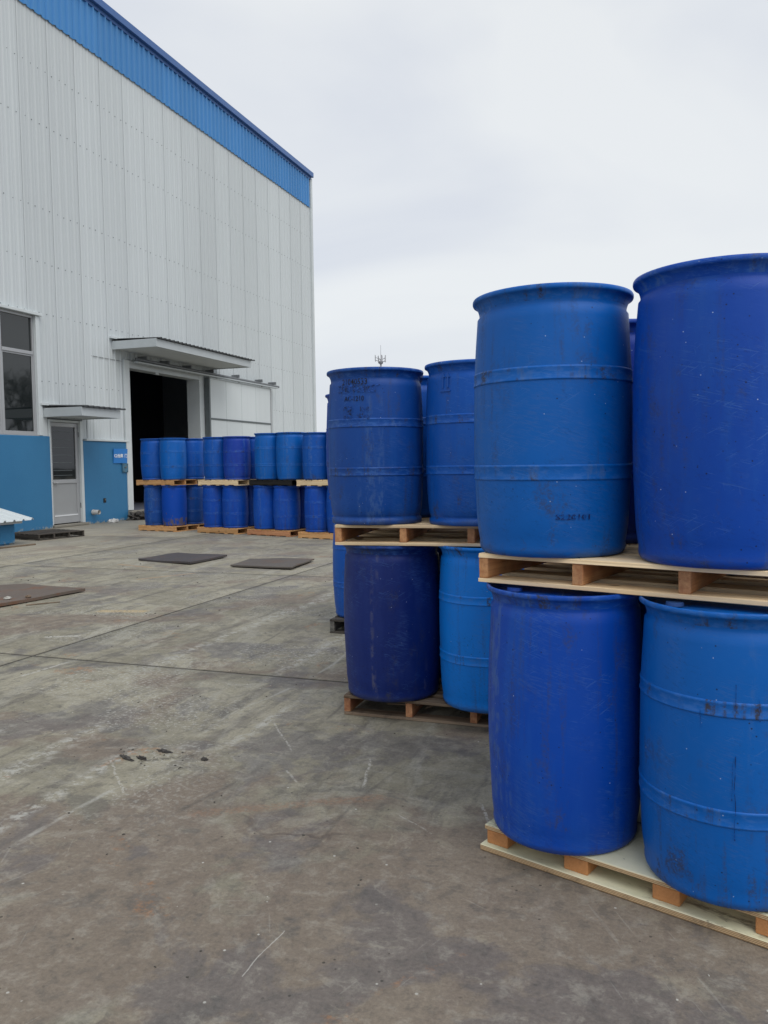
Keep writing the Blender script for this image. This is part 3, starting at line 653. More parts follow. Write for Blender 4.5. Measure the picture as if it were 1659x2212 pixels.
# ------------------------------------------------------------------ pallets
def board(name, L, w, t, mat, parent, loc, rz=0, jit=.0, seed=0):
    me = box_me(name, (L, w, t), mat, .0025, jit, seed)
    if jit:                                  # wavy edge for old wood
        pass
    return link(name, me, parent, None, loc, (0, 0, rz))
def make_pallet(kind, L=1.2, Dp=1.15, H=.12, mats=('pine','stringer','pine'), seed=0, ntop=9, nbot=5, missing=()):
    """origin bottom centre; local X = front edge direction, local Y away. kind 'ends': stringers run along Y; 'sides': stringers run along X; 'ply'"""
    p = empty('pallet', (0,0,0)); rr = random.Random(seed)
    t = .018; hs = H-2*t
    if kind == 'ply':
        tp = link('deck_sheet', box_me('deck_sheet', (L, Dp, .019), M['ply'], .003), p, None, (0, 0, H-.0095))
        link('base_sheet', box_me('base_sheet', (L+.02, Dp+.02, .026), M['ply'], .004), p, None, (0, -.01, .013))
        hb_ = H-.019-.026; me = box_me('fibre_block', (.092, .11, hb_), M['fibre'], .003)
        for i in range(4):
            for j in range(3): link('fibre_block', me, p, None, (-L/2+.055+(L-.11)*i/3, -Dp/2+.058+(Dp-.11)*j/2, .026+hb_/2))
        return p
    q = p
    if kind == 'sides': sx, rz0 = Dp, 1
    else: sx, rz0 = Dp, 0
    # work in a frame where stringers run along v, boards along u
    def put(name, lu, lv, tz, mat, u, v, z, tilt=0):
        # long axis must be mesh X
        if kind == 'ends':
            if lu >= lv: board(name, lu, lv, tz, mat, p, (u, v, z), tilt, .0012, rr.random())
            else: board(name, lv, lu, tz, mat, p, (u, v, z), math.pi/2+tilt, .0012, rr.random())
        else:
            if lu >= lv: board(name, lu, lv, tz, mat, p, (v, u, z), math.pi/2+tilt, .0012, rr.random())
            else: board(name, lv, lu, tz, mat, p, (v, u, z), tilt, .0012, rr.random())
    Lu, Lv = (L, Dp) if kind == 'ends' else (Dp, L)
    for i in range(4): put('stringer', .040, Lv-.01, hs, M[mats[1]], -Lu/2+.022+(Lu-.044)*i/3+rr.uniform(-.004,.004)*(0 < i < 3), 0, t+hs/2)
    w = .098
    for i in range(ntop):
        if i in missing: continue
        put('deck_board', Lu-rr.uniform(0,.008), w, t-.001, M[mats[0]], rr.uniform(-.003,.003), -Lv/2+w/2+(Lv-w)*i/(ntop-1), H-t/2, rr.uniform(-.006,.006))
    for i in range(nbot):
        put('base_board', Lu-rr.uniform(0,.008), w, t-.001, M[mats[2]], rr.uniform(-.003,.003), -Lv/2+w/2+(Lv-w)*i/(nbot-1), t/2, rr.uniform(-.006,.006))
    return p
PG = 'wooden pallets under and between the drum stacks'
def place(p, corner, ang, L, Dp, z, label, group=PG):
    """front-left bottom corner at (x,y); front edge runs along angle ang"""
    a = R(ang); e1 = Vector((math.cos(a), math.sin(a))); e2 = Vector((-math.sin(a), math.cos(a)))
    c = Vector(corner)+e1*L/2+e2*Dp/2
    p.location = (c.x, c.y, z); p.rotation_euler = (0, 0, a); tag(p, label, 'pallet', group); return c, e1, e2
# ------------------------------------------------------------------ drums
SEG = 72
def drum_profile(kind, Rm=.29, H=.93):
    """list of (r, z) for the body from the bottom centre up to the neck under the rim"""
    bar = lambda t: (.905 + .095*math.sin(math.pi*min(1, max(0, .06+.88*t)))**.75)*Rm
    pts = [(0.0, .012), (Rm*.80, .010), (Rm*.84, .0)]
    if kind == 'ring':
        pts += [(Rm*.925, .0), (Rm*.945, .006), (Rm*.945, .030), (Rm*.915, .036), (Rm*.915, .048), (Rm*.925, .052)]
        z0 = .06
    else:
        for a in range(0, 91, 15): pts.append((Rm*(.86)+.022*math.sin(R(a)), .03-.03*math.cos(R(a))))
        z0 = .045
    n = 26
    zs = [z0+(H-.075-z0)*i/n for i in range(n+1)]
    body = [(bar(z/H)*(1 if z > .1 else (.97+.03*z/.1)), z) for z in zs]
    pts += body
    # shoulder into neck
    pts += [(Rm*.928, H-.066), (Rm*.926, H-.058), (Rm*.930, H-.050)]
    return pts
BANDS = dict(band=((.290,.345),(.657,.706)), ring=((.315,.367),(.625,.678)), plain=())
def body_radius(kind, Rm, H, z):
    return (.905+.095*math.sin(math.pi*min(1, max(0, .06+.88*z/H)))**.75)*Rm
def lathe(name, pts, mat, dent=0, seed=0, uvr=.29, close=False, dz=0):
    bm = bmesh.new(); uvl = bm.loops.layers.uv.new('UVMap'); rings = []
    def dn(a, z): 
        if not dent: return 0
        s = Vector((math.cos(a)*1.3, math.sin(a)*1.3, z*1.6+seed*7.3))
        d = noise.noise(s)*dent+noise.noise(s*2.7)*dent*.45
        return d*min(1, max(0, (z-.03)/.1))*min(1, max(0, (.88-z)/.1))
    for r, z in pts:
        if r < 1e-5: rings.append([bm.verts.new((0,0,z))]*SEG); continue
        rings.append([bm.verts.new(((r+dn(2*math.pi*i/SEG, z))*math.cos(2*math.pi*i/SEG), (r+dn(2*math.pi*i/SEG, z))*math.sin(2*math.pi*i/SEG), z)) for i in range(SEG)])
    acc = [0]; 
    for (r0, z0), (r1, z1) in zip(pts, pts[1:]): acc.append(acc[-1]+math.hypot(r1-r0, z1-z0))
    for k in range(len(rings)-1):
        A, B = rings[k], rings[k+1]
        for i in range(SEG):
            j = (i+1) % SEG; q = [A[i], A[j], B[j], B[i]]; u = [(i, 0), (i+1, 0), (i+1, 1), (i, 1)]
            if A[i] is A[j]: q = [A[i], B[j], B[i]]; u = [(i+.5, 0), (i+1, 1), (i, 1)]
            elif B[i] is B[j]: q = [A[i], A[j], B[i]]; u = [(i, 0), (i+1, 0), (i+.5, 1)]
            f = bm.faces.new(q); f.smooth = True
            for lp, (uu, w) in zip(f.loops, u):
                z = pts[k+w][1]; lp[uvl].uv = (uu/SEG*2*math.pi*uvr, z+dz)
    me = bpy.data.meshes.new(name); bm.to_mesh(me); bm.free(); me.materials.append(mat)
    return me
_cache = {}
def drum_meshes(kind, Rm, H, color, var):
    key = (kind, Rm, H, color, var)
    if key in _cache: return _cache[key]
    mb_, mw = DM[color]
    dent = .0034
    d = {'body': lathe('body', drum_profile(kind, Rm, H), mb_, dent, var)}
    # rim: L-ring rolling outwards
    d['rim'] = lathe('rim', [(Rm*.918, H-.060), (Rm*.927, H-.054), (Rm*.936, H-.044), (Rm*.948, H-.034), (Rm*.966, H-.026), (Rm*.990, H-.020), (Rm*1.008, H-.018), (Rm*1.014, H-.013), (Rm*1.013, H-.005), (Rm*1.004, H), (Rm*.985, H-.001), (Rm*.962, H-.006), (Rm*.945, H-.020), (Rm*.92, H-.036), (Rm*.88, H-.040)], mw, .0022, var+3)
    d['lid'] = lathe('lid', [(Rm*.89, H-.038), (Rm*.86, H-.028), (Rm*.80, H-.026), (Rm*.3, H-.024), (0, H-.024)], mb_)
    bands = []
    for a, b in BANDS[kind]:
        z0, z1 = a*H, b*H; pts = []
        for z, pr in ((z0-.001, -.004), (z0, .0024), (z0+.003, .0036), (z0+.006, .0032), (z0+.010, .0019), (z1-.010, .0018), (z1-.006, .0030), (z1-.002, .0032), (z1+.002, .0010), (z1+.004, -.003)):
            pts.append((body_radius(kind, Rm, H, z)+pr, z))
        bands.append(lathe('band', pts, mw, dent, var))
    d['bands'] = bands
    bm = bmesh.new(); bmesh.ops.create_cone(bm, cap_ends=True, segments=16, radius1=.030, radius2=.028, depth=.012)
    d['bung'] = bm2me(bm, 'bung', mw)
    _cache[key] = d; return d
DG = 'blue plastic drums stacked on pallets in the yard'
def drum(x, y, z, kind, color, label, Rm=.29, H=.93, rot=0, var=0, tilt=(0,0)):
    d = drum_meshes(kind, Rm, H, color, var)
    t = empty('plastic_drum', (x, y, z)); t.rotation_euler = (tilt[0], tilt[1], rot); tag(t, label, 'drum', DG)
    link('body', d['body'], t); link('rim', d['rim'], t); link('lid', d['lid'], t)
    for b in d['bands']: link('band', b, t)
    for s in (-1, 1): link('bung', d['bung'], t, None, (s*Rm*.66, 0, H-.016))
    return t
# ---------- far row: four stacks plus one peeping, each 2x2 drums on two tiers
far = [
 # corner(front-left), angle, lower mats, upper mats, name, lower colours (FL,FR,BL,BR), upper colours, kinds, upper H
 ((-11.66,15.78), -11, ('pine_orange','pine_orange','pine_orange'), ('pine_orange','pine_orange','pine_orange'), 'leftmost far stack', ('dull','deep','royal','dull'), ('mid','azure','mid','mid'), ('ring','plain','ring','ring'), ('ring','band','ring','ring'), .955),
 ((-9.93,15.53), -13, ('pine_orange','pine_orange','pine_orange'), ('pine','pine','pine'), 'second far stack from left', ('deep','deep','royal','royal'), ('mid','violet','mid','royal'), ('ring','ring','band','band'), ('ring','ring','band','band'), .945),
 ((-8.62,15.27), -14.5, ('pine_orange','stringer','stringer'), ('black_wood','black_wood','black_wood'), 'far stack with blackened pallet', ('royal','deep','deep','deep'), ('azure','azure','mid','azure'), ('plain','band','plain','band'), ('band','band','band','band'), .985),
 ((-7.06,14.80), -15, ('pine_orange','pine_orange','pine_orange'), ('pine','pine','pine'), 'fourth far stack from left', ('deep','royal','deep','royal'), ('mid','mid','azure','mid'), ('ring','band','ring','band'), ('band','band','ring','band'), .955),
 ((-5.74,14.42), -15, ('pine_orange','pine_orange','pine_orange'), ('pine','pine','pine'), 'rightmost, mostly hidden far stack', ('royal','royal','deep','deep'), ('mid','mid','mid','azure'), ('band','band','band','band'), ('band','band','ring','band'), .955),
]
CN = dict(azure='bright blue', royal='royal blue', deep='deep blue', navy='dark navy', violet='violet-blue', sky='light azure', dull='dull dark blue', mid='mid blue')
KN = dict(ring='ringed-foot', band='two-band', plain='smooth-sided')
POS = ('front left', 'front right', 'rear left', 'rear right')
rr = random.Random(11)
SH = [(0,0),(.03,.12),(.15,.27),(0,.02),(0,.02)]
for fi, (corner, ang, lm, um, nm, lc, uc, lk, uk, uH) in enumerate(far):
    pl = make_pallet('sides', 1.2, 1.15, .125, lm, fi, 9, 5)
    _a = Vector((math.cos(R(ang)), math.sin(R(ang)))); c, e1, e2 = place(pl, Vector(corner)+_a*SH[fi][0], ang, 1.2, 1.15, 0, 'bottom pallet on the ground under the '+nm)
    pu = make_pallet('sides', 1.2, 1.15, .125, um, fi+20, 9, 5)
    cu_ = Vector(corner)+e1*(SH[fi][1]-.05)+e2*.02
    place(pu, cu_, ang+rr.uniform(-1.5,1.5), 1.2, 1.15, 1.062, 'raised pallet between the two tiers of the '+nm)
    for tier in (0, 1):
        for k in range(4):
            sx, sy = (-.29 if k % 2 == 0 else .29), (-.275 if k < 2 else .285)
            pc = c+e1*(sx*(1, 1.05)[tier]+rr.uniform(-.006,.006)+(SH[fi][1]-SH[fi][0] if tier else 0))+e2*(sy*(1, 1.05)[tier]+rr.uniform(-.006,.006))
            col = (lc, uc)[tier][k]; kd = (lk, uk)[tier][k]
            hid = ' hidden' if False else ''
            drum(pc.x, pc.y, .126 if tier == 0 else 1.188, kd, col, '%s %s drum, %s, %s tier, %s' % (CN[col], KN[kd], POS[k], ('lower','upper')[tier], nm), .289 if tier == 0 else .303, .934 if tier == 0 else uH, rr.uniform(0, 6.28), (fi+k) % 3, (rr.uniform(-.006,.006), rr.uniform(-.006,.006)))
# dirty base on the lower front right drum of the leftmost stack is part of the 'plain' drum wear
# mud-caked foot of the lower front right drum of the leftmost stack
def muddy():
    g = G('plastic_muddy'); uv = g.uv(); z = g.n('ShaderNodeSeparateXYZ'); g.l(uv, z.inputs[0])
    m = g.step(g.math('ADD', g.noise(g.map(uv, (5, 3, 1)), 1.6, 6, .68), g.math('MULTIPLY', g.step(z.outputs[1], .36, .0), .20)), .62, .70)
    g.set(Base_Color=g.mix(g.math('MULTIPLY', m, .8), DEEP, (.125,.095,.065)), Roughness=.6); g.p.inputs['Specular IOR Level'].default_value = .25
    return g.m
for o in list(COL.objects):
    if o.get('label', '') == 'deep blue smooth-sided drum, front right, lower tier, leftmost far stack':
        o['label'] = 'deep blue drum with mud-caked foot, front right, lower tier, leftmost far stack'; _mud = o
for ch in list(COL.objects):
    if ch.parent == _mud and ch.name.startswith('body'): ch.data = ch.data.copy(); ch.data.materials.clear(); ch.data.materials.append(muddy()); _mud.rotation_euler = (0, 0, 3.6)
# ---------- stack half hidden behind the middle one
pl = make_pallet('ends', 1.2, 1.15, .125, ('weathered','grey_wood','weathered'), 40); nm = 'stack behind the middle one'
c, e1, e2 = place(pl, (-2.79,6.46), 2, 1.2, 1.15, 0, 'grey weathered pallet peeping out low behind the middle stack')
pu = make_pallet('ends', 1.15, 1.1, .12, ('pine','stringer','pine'), 41); place(pu, (-2.72,6.50), 2, 1.15, 1.1, 1.062, 'raised pallet between the tiers of the stack behind the middle one')
for tier in (0, 1):
    for k in range(4):
        sx, sy = (-.288 if k % 2 == 0 else .292), (-.27 if k < 2 else .3); pc = c+e1*sx+e2*sy
        if k % 2 == 0: pc = pc-e1*(.075 if tier == 0 else .12)
        col = (('mid','royal','deep','royal'), ('violet','mid','mid','azure'))[tier][k]; kd = (('band','band','plain','band'), ('ring','band','band','plain'))[tier][k]
        drum(pc.x, pc.y, .126 if tier == 0 else 1.184, kd, col, '%s %s drum, %s, %s tier, %s' % (CN[col], KN[kd], POS[k], ('lower','upper')[tier], nm), .289, .935, k*1.3+tier, k)
# ---------- middle stack
nm = 'middle stack'
pl = make_pallet('ends', 1.2, 1.15, .118, ('old_brown','stringer','old_brown'), 50, 8, 4); c, e1, e2 = place(pl, (-1.80,4.36), 0.5, 1.2, 1.15, 0, 'old brown splintered pallet on the ground under the middle stack')
for i, (x_, y_, a_, L_) in enumerate(((.18,-.50,.5,.2),(.30,-.48,2.2,.16),(.36,-.53,.2,.24),(-.25,-.50,-.2,.22),(-.05,-.46,.35,.15),(.45,-.5,1.2,.12))):
    link('splinter', box_me('splinter', (L_,.006,.004), M['old_brown'], .001), pl, None, (x_, y_, .05+i*.006), (.3*i, .5-i*.2, a_))
pu = make_pallet('ends', 1.2, 1.15, .118, ('pine','stringer_light','pine'), 51, 8, 5); place(pu, (-1.79,4.235), 6, 1.2, 1.15, 1.034, 'pale pine pallet with reddish ends between the tiers of the middle stack')
MD = [
 (-1.545,4.545,.119,'plain','navy','dark navy scuffed drum, front left of lower tier in the middle stack',.295,.912,2.3,1),
 (-.943,4.50,.119,'band','sky','light azure two-band drum, front right, lower tier, middle stack',.287,.918,.6,2),
 (-1.56,5.14,.119,'band','royal','royal blue drum, rear left, lower tier, middle stack',.287,.918,1.1,0),
 (-.96,5.12,.119,'band','mid','mid blue drum, rear right, lower tier, middle stack',.287,.918,4.1,0),
 (-1.612,4.475,1.152,'ring','dull','drum with faded black stencilled numbers, front left, upper tier, middle stack',.282,.885,0,5),
 (-1.012,4.50,1.152,'ring','mid','blue drum with embossed up arrows, front right, upper tier, middle stack',.287,.898,0,6),
 (-1.58,5.08,1.152,'band','mid','mid blue drum, rear left, upper tier, middle stack',.287,.895,2,1),
 (-.99,5.10,1.152,'band','sky','light azure drum, rear right, upper tier, in gap, middle stack',.287,.905,3,2)]
mdr = [drum(x, y, z, kd, col, lab, rm, h, rt, vr) for x, y, z, kd, col, lab, rm, h, rt, vr in MD]
# ---------- unseen stack added behind the nearest one to darken the pallet gaps
nm = 'unseen stack added to block light'
pl = make_pallet('ends', 1.2, 1.15, .118, ('pine_orange','stringer','pine_orange'), 80, 9, 5); c, e1, e2 = place(pl, (-.46,4.50), -3, 1.2, 1.15, 0, 'ground pallet of the unseen stack added behind the nearest drums to block light')
pu = make_pallet('ends', 1.2, 1.15, .118, ('pine','stringer_light','pine'), 81, 9, 5); place(pu, (-.46,4.50), -3, 1.2, 1.15, 1.034, 'raised pallet of the unseen stack added behind the nearest drums to block light')
for tier in (0, 1):
    for k in range(4):
        pc = c+e1*(-.292 if k % 2 == 0 else .292)+e2*(-.28 if k < 2 else .29); col = ('royal','mid','deep','azure')[(k+tier) % 4]
        drum(pc.x, pc.y, .119 if tier == 0 else 1.152, 'band', col, '%s two-band drum, %s, %s tier, %s' % (CN[col], POS[k], ('lower','upper')[tier], nm), .287, .912 if tier == 0 else .895, k*2.+tier, k % 3)
# ---------- nearest stack
pl = make_pallet('ply', 1.085, 1.1, .098); c, e1, e2 = place(pl, (-.645,2.975), -20, 1.085, 1.1, 0, 'plywood pallet with orange fibre blocks on the ground at the lower right')
pu = make_pallet('ends', 1.17, 1.1, .112, ('pine','stringer_light','pine'), 61, 9, 6); c2, f1, f2 = place(pu, (-.674,3.014), -16, 1.17, 1.1, 1.037, 'clean pale pine pallet between the tiers of the nearest stack')
ND = [
 (-.352,3.065,.099,'plain','deep','deep blue scratched smooth drum, front left, lower tier, nearest stack',.289,.937,.4,3),
 (.222,2.885,.099,'band','azure','bright blue two-band drum with dark drips, front right, lower tier, nearest stack',.295,.937,3.5,4),
 (-.15,3.66,.099,'band','royal','royal blue drum, rear left, lower tier, nearest stack',.285,.936,1,0),
 (.43,3.45,.099,'plain','deep','deep blue drum, rear right, lower tier, nearest stack',.285,.936,2,0),
 (-.412,3.165,1.150,'band','azure','bright blue two-band drum with small printed number, front left, upper tier, nearest stack',.299,.972,0,2),
 (.195,2.985,1.150,'plain','deep','large smooth deep blue drum at the top right edge, nearest stack',.298,.970,5.1,1),
 (-.22,3.745,1.150,'ring','violet','violet-blue drum in gap, rear left, upper tier, nearest stack',.287,.93,1.5,1),
 (.37,3.56,1.150,'band','mid','mid blue drum, rear right, upper tier, nearest stack',.287,.93,2.5,0)]
ndr = [drum(x, y, z, kd, col, lab, rm, h, rt, vr) for x, y, z, kd, col, lab, rm, h, rt, vr in ND]
bm = bmesh.new(); rr = random.Random(9)
for i in range(4):
    for j in range(9):
        for s_ in (-.02, .02):
            x_ = -1.17/2+.022+(1.17-.044)*i/3+rr.uniform(-.01,.01); y_ = -.55+.049+(1.1-.098)*j/8+s_
            bmesh.ops.create_cone(bm, cap_ends=True, segments=8, radius1=.0045, radius2=.004, depth=.002, matrix=Matrix.Translation((x_, y_, .1125)))
nh = link('nail_head', bm2me(bm, 'nail_head', M['dark_steel']), pu); nh['kind'] = 'stuff'
# ---------- lettering wrapped round drums
def ink(name, col, under, fade):
    g = G(name); p = g.pos()
    f = g.step(g.noise(p, 55, 4, .7), fade-.1, fade+.1)
    g.set(Base_Color=g.mix(f, col, under), Roughness=.55); g.p.inputs['Specular IOR Level'].default_value = .3; return g.m
INK = ink('black_ink', (.006,.007,.014), (.010,.08,.38), .62); INKF = ink('faded_ink', (.008,.014,.04), (.012,.085,.40), .50); INKS = ink('small_ink', (.003,.014,.09), (.000,.095,.42), .54)
def wrap(dr, kind, Rm, H, body, size, ang, z, mat, bold=.001, sx=1, name='lettering', raise_=.0016, tiltz=0):
    me = text_me(name, body, size, mat, 0, bold)
    bm = bmesh.new(); bm.from_mesh(me)
    bmesh.ops.triangulate(bm, faces=bm.faces)
    for it in range(2):
        le = [e for e in bm.edges if e.calc_length() > .012]
        if le: bmesh.ops.subdivide_edges(bm, edges=le, cuts=1)
    for v in bm.verts:
        x, y = v.co.x*sx, v.co.y+v.co.x*tiltz
        zz = z+y; r = body_radius(kind, Rm, H, zz)+raise_+.0022
        a = ang+x/Rm
        v.co = (r*math.cos(a), r*math.sin(a), zz)
    bm.to_mesh(me); bm.free()
    return link(name, me, dr)
def facing(dx, dy, off=0): return math.atan2(-dy, -dx)+R(off)
d = mdr[4]; fa = facing(-1.612, 4.475)
for body, size, off, z, mat, b_, sx in (('21040533', .046, -26, .806, INK, .0003, .92), ('江苏省济华石油化工厂', .050, -22.5, .765, INKF, .0006, .55), ('AC-1210', .040, -26, .712, INK, .0002, .85), ('毛重:    10 0', .036, -24, .652, INKF, .0004, .9), ('净重:  200kg', .036, -24, .614, INKF, .0004, .9)):
    wrap(d, 'ring', .282, .885, body, size, fa+R(off), z, mat, b_, sx)
def emb():
    bm = bmesh.new()
    for cx in (-.017, .017):
        v = [bm.verts.new(p) for p in ((cx-.004,-.035,0),(cx+.004,-.035,0),(cx+.004,.022,0),(cx-.004,.022,0))]; bm.faces.new(v)
        v = [bm.verts.new(p) for p in ((cx-.014,.022,0),(cx+.014,.022,0),(cx,.046,0))]; bm.faces.new(v)
    v = [bm.verts.new(p) for p in ((-.034,-.056,0),(.034,-.056,0),(.034,-.048,0),(-.034,-.048,0))]; bm.faces.new(v)
    me = bpy.data.meshes.new('embossed_arrows'); bm.to_mesh(me); bm.free(); return me
me = emb(); a0 = facing(-1.012, 4.50, -36); bm = bmesh.new(); bm.from_mesh(me)
ex = bmesh.ops.extrude_face_region(bm, geom=list(bm.faces)); top = {v for v in ex['geom'] if isinstance(v, bmesh.types.BMVert)}
for v in bm.verts:
    r = body_radius('ring', .287, .898, .79+v.co.y)+(.0065 if v in top else 0); aa = a0+v.co.x/.287; v.co = (r*math.cos(aa), r*math.sin(aa), .79+v.co.y)
bm.to_mesh(me); bm.free(); me.materials.append(DM['mid'][0]); link('embossed_arrows', me, mdr[5])
wrap(ndr[4], 'band', .299, .972, 'S220101', .027, facing(-.412,3.165,15.5), .150, INKS, .0006, 1.45)
# drips on the lower right drum
def drip(dr, kind, Rm, H, a, z0, z1, w, seed):
    bm = bmesh.new(); n = 40; prev = None
    for i in range(n+1):
        z = z0+(z1-z0)*i/n; aa = a+noise.noise((z*14, seed, 0))*.016; ww = w*(.6+.8*abs(noise.noise((z*25, seed, 5))))*(1.9 if i > n-3 else 1)
        r = body_radius(kind, Rm, H, z)+.0045+(.003 if any(x*H-.004 < z < y*H+.004 for x, y in BANDS[kind]) else 0)
        pr = [bm.verts.new((r*math.cos(aa+s*ww/Rm), r*math.sin(aa+s*ww/Rm), z)) for s in (-1, 1)]
        if prev: bm.faces.new((prev[0], prev[1], pr[1], pr[0]))
        prev = pr
    link('drip_stain', bm2me(bm, 'drip_stain', INKS), dr)
fb = facing(.215, 2.885)-3.5
for off, z0, z1, w in ((2.5,.50,.235,.0011),(1.2,.48,.36,.0008),(2.4,.72,.64,.0009),(-17,.63,.575,.0009),(15,.68,.61,.0008)): drip(ndr[1], 'band', .295, .937, fb+R(off), z0, z1, w, off)
# ------------------------------------------------------------------ steel plates, old pallet, stick, debris
def quad_plate(name, pts, t, mat, label, warp=0):
    bm = bmesh.new(); c = sum((Vector((x, y, 0)) for x, y in pts), Vector())/4; n = 10
    P = [Vector((x, y, 0))-c for x, y in pts]; top, bot = [], []
    for i in range(n+1):
        rt, rb = [], []
        for j in range(n+1):
            u, v = i/n, j/n; q = P[0]*(1-u)*(1-v)+P[1]*u*(1-v)+P[2]*u*v+P[3]*(1-u)*v
            z = warp*(.5+noise.noise((q.x*1.3, q.y*1.3, len(label))))
            if i in (0, n) or j in (0, n): q = q+Vector((noise.noise((q.x*9, q.y*9, 0)), noise.noise((q.x*9, q.y*9, 4)), 0))*.006
            rt.append(bm.verts.new((q.x, q.y, t+z))); rb.append(bm.verts.new((q.x, q.y, z)))
        top.append(rt); bot.append(rb)
    for i in range(n):
        for j in range(n):
            bm.faces.new((top[i][j], top[i+1][j], top[i+1][j+1], top[i][j+1])); bm.faces.new((bot[i][j+1], bot[i+1][j+1], bot[i+1][j], bot[i][j]))
    for i in range(n):
        bm.faces.new((bot[i][0], bot[i+1][0], top[i+1][0], top[i][0])); bm.faces.new((top[i][n], top[i+1][n], bot[i+1][n], bot[i][n]))
        bm.faces.new((top[0][i], top[0][i+1], bot[0][i+1], bot[0][i])); bm.faces.new((bot[n][i], bot[n][i+1], top[n][i+1], top[n][i]))
    bmesh.ops.recalc_face_normals(bm, faces=bm.faces)
    return tag(link(name, bm2me(bm, name, mat), loc=(c.x, c.y, .003)), label, 'steel plate', 'steel plates lying on the concrete')
quad_plate('steel_plate', [(-7.9,10.67),(-6.76,10.39),(-6.70,11.37),(-7.72,11.5)], .03, M['plate_dark'], 'dark nearly black steel plate lying flat in mid yard, left of its browner neighbour', .02)
quad_plate('steel_plate', [(-6.02,10.30),(-4.98,10.22),(-5.09,11.24),(-6.17,11.16)], .020, M['plate_brown'], 'thin grey-brown steel plate nearest the drum stacks, right of the dark one', .03)
quad_plate('steel_plate', [(-6.76,6.5),(-6.57,7.83),(-7.60,7.96),(-8.6,6.9)], .032, M['plate_rust'], 'rusty brown steel plate at the left edge of the yard', .02)
op = make_pallet('ends', 1.15, 1.05, .13, ('weathered','weathered','weathered'), 71, 7, 3)
cc, _, _ = place(op, (-12.12,13.02), 79, 1.35, 1.15, 0, 'empty dark weathered pallet lying on the ground by the blue box', 'loose pallets')
st = link('timber_stick', box_me('timber_stick', (.85,.035,.03), M['old_brown'], .004, .003, 5), loc=(-11.63, 11.98, .016), rot=(0,0,R(80))); tag(st, 'thin brown timber stick on the ground in front of the blue box', 'stick')
me_s = [lump('debris', (.012,.016,.007), M['stone'], s, 1, .5, 5) for s in range(4)]
rr = random.Random(21); bm = bmesh.new()
def scatter(n, x0, x1, y0, y1, s0, s1):
    for _ in range(n):
        x, y, s = rr.uniform(x0, x1), rr.uniform(y0, y1), rr.uniform(s0, s1)
        m_ = Matrix.Translation((x, y, s*.2)) @ Matrix.Rotation(rr.uniform(0, 6.28), 4, 'Z') @ Matrix.Diagonal((s, s*rr.uniform(.4, 1.), s*.5, 1))
        bmesh.ops.create_icosphere(bm, subdivisions=1, radius=1, matrix=m_)
scatter(130, -5.5, -.2, 1.9, 6.5, .0025, .007); scatter(90, -9, -1.5, 6, 13, .005, .014); scatter(22, -2.75, -2.25, 3.30, 3.55, .003, .008)
for v in bm.verts: v.co += Vector((rr.uniform(-1,1), rr.uniform(-1,1), rr.uniform(-.4,.4)))*.0012
dbr = link('grit', bm2me(bm, 'grit', M['stone'])); dbr['kind'] = 'stuff'
bm = bmesh.new(); scatter(60, -5.5, .3, 1.7, 5.5, .0018, .005)
dbr = link('pale_grit', bm2me(bm, 'pale_grit', M['stonew'])); dbr['kind'] = 'stuff'
for i, (x, y, s, lab) in enumerate(((-6.9,6.95,.035,'small pale stone lying on the rusty steel plate at left'),(-6.75,7.1,.028,'small brown stone lying on the rusty steel plate at left'))):
    tag(link('stone', lump('stone', (s*1.3,s,s*.7), M['stonew'] if i == 0 else M['old_brown'], i+2, 2), loc=(x, y, .052)), lab, 'stone')
def wood_chip(x, y, L, a, z=.008):
    return tag(link('wood_chip', box_me('wood_chip', (L,.02,.008), M['old_brown'], .002, .002, 3), loc=(x, y, z), rot=(0,0,a)), 'thin splinter of wood beside the rusty steel plate', 'wood chip', 'wood splinters by the rusty plate')
wood_chip(-6.45, 7.0, .35, .9)
for i, (x, y, a_, b_, lab) in enumerate(((-2.60,3.36,.055,.012,'longest thin dark mud clod on the concrete in the left foreground'),(-2.52,3.38,.032,.014,'short dark mud clod beside the longest one in the left foreground'),(-2.47,3.50,.040,.013,'dark mud clod farthest back of the left foreground group'),(-2.20,3.46,.018,.012,'small round dark mud clod, rightmost of the left foreground group'))):
    tag(link('mud_clod', lump('mud_clod', (a_, b_, .010), M['tarp'], i+30, 3, .9, 7), loc=(x, y, .002), rot=(0,0,R(-25+i*9))), lab, 'mud clod', 'mud clods on the yard concrete')
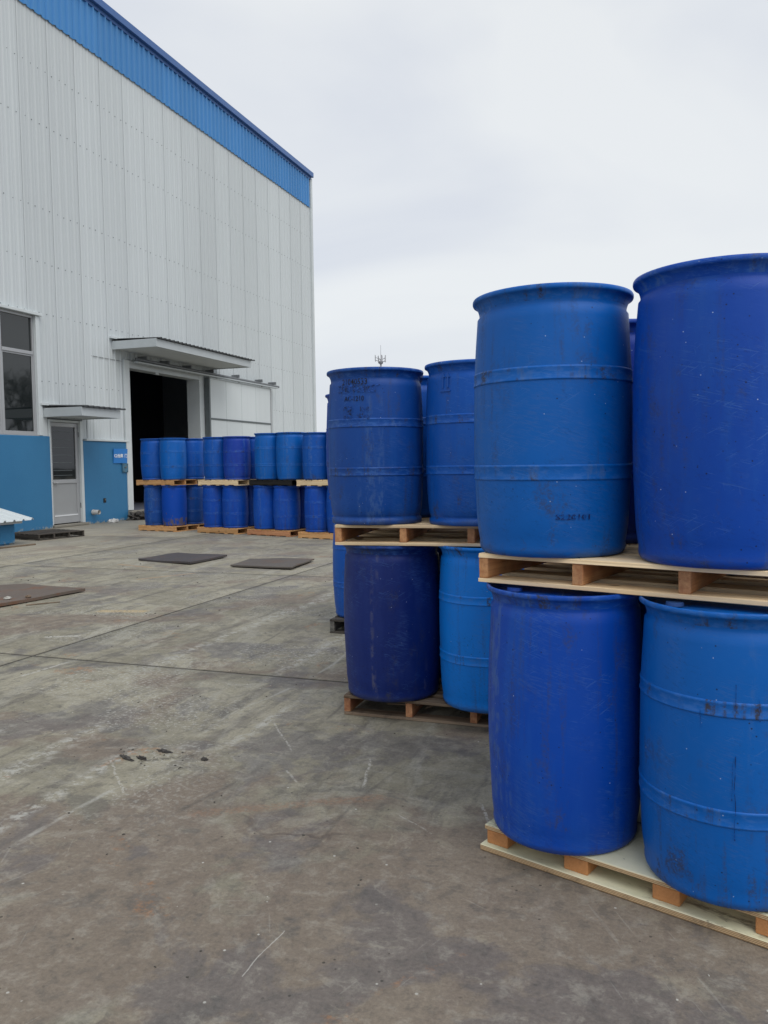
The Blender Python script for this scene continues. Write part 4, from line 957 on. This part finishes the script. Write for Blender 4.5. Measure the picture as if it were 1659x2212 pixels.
# ------------------------------------------------------------------ distant antenna mast
ms = empty('telecom_mast', (-66.4, 188.7, 0)); tag(ms, 'distant telecom mast with ring of antennas rising above the stencilled drum', 'mast')
bm = bmesh.new(); tube_between(bm, (0,0,0), (0,0,27.2), .45, .2, 12); link('mast_pole', bm2me(bm, 'mast_pole', M['mast_hazed'], True), ms)
bm = bmesh.new(); tube_between(bm, (0,0,27.2), (0,0,30.8), .07, .04, 6); link('lightning_rod', bm2me(bm, 'lightning_rod', M['panel_hazed']), ms)
rr = random.Random(5)
for k in range(9):
    a = k*R(40)+.3; r_ = 1.45*(1 if k % 3 else .8); hz = rr.uniform(-.25, .25)
    bm = bmesh.new(); tube_between(bm, (0,0,26.6), (r_*math.cos(a), r_*math.sin(a), 26.9+hz), .045, .045, 5); tube_between(bm, (0,0,27.2), (r_*math.cos(a), r_*math.sin(a), 27.6+hz), .04, .04, 5)
    link('antenna_arm', bm2me(bm, 'antenna_arm', M['mast_hazed']), ms)
    link('antenna_panel', box_me('antenna_panel', (.10,.26,1.5+rr.uniform(-.3,.3)), M['panel_hazed'], .01), ms, None, (r_*math.cos(a), r_*math.sin(a), 27.4+hz), (0,0,a))
bm = bmesh.new(); bmesh.ops.create_cone(bm, cap_ends=True, segments=12, radius1=.45, radius2=.6, depth=.5, matrix=Matrix.Translation((0,0,26.4))); link('mast_platform', bm2me(bm, 'mast_platform', M['mast_hazed']), ms)
# ------------------------------------------------------------------ bare trees across the yard (mirrored in the ribbon window)
def bare_tree(x, y, h, seed):
    rr = random.Random(seed); t = empty('bare_tree', (x, y, 0)); bt = bmesh.new(); bc = bmesh.new()
    def grow(bm, p, d, L, r, lv):
        e = p+d*L; tube_between(bm, p, e, r, r*.68, 6 if lv < 3 else 4)
        if lv >= 5: return
        for _ in range(3 if lv else 4):
            a = Vector((rr.uniform(-1,1), rr.uniform(-1,1), rr.uniform(-.15,.9))).normalized()
            nd = (d*.75+a*.8).normalized(); grow(bc, p+d*L*rr.uniform(.65,1), nd, L*rr.uniform(.6,.8), r*.58, lv+1)
    grow(bt, Vector((0,0,0)), Vector((rr.uniform(-.05,.05), rr.uniform(-.05,.05), 1)).normalized(), h*.30, h*.022, 0)
    link('trunk', bm2me(bt, 'trunk', M['bark']), t); link('crown', bm2me(bc, 'crown', M['bark']), t)
    return t
for i, (x, y, h, lab) in enumerate(((14.5, 41, 11, 'leafless tree across the yard, mirrored nearest in the window glass'), (21, 49, 13, 'taller leafless tree across the yard, mirrored in the upper pane'), (9.5, 40.5, 10, 'leafless tree across the yard, farthest left in the window reflection'))):
    tag(bare_tree(x, y, h, i+3), lab, 'tree', 'bare trees across the yard')
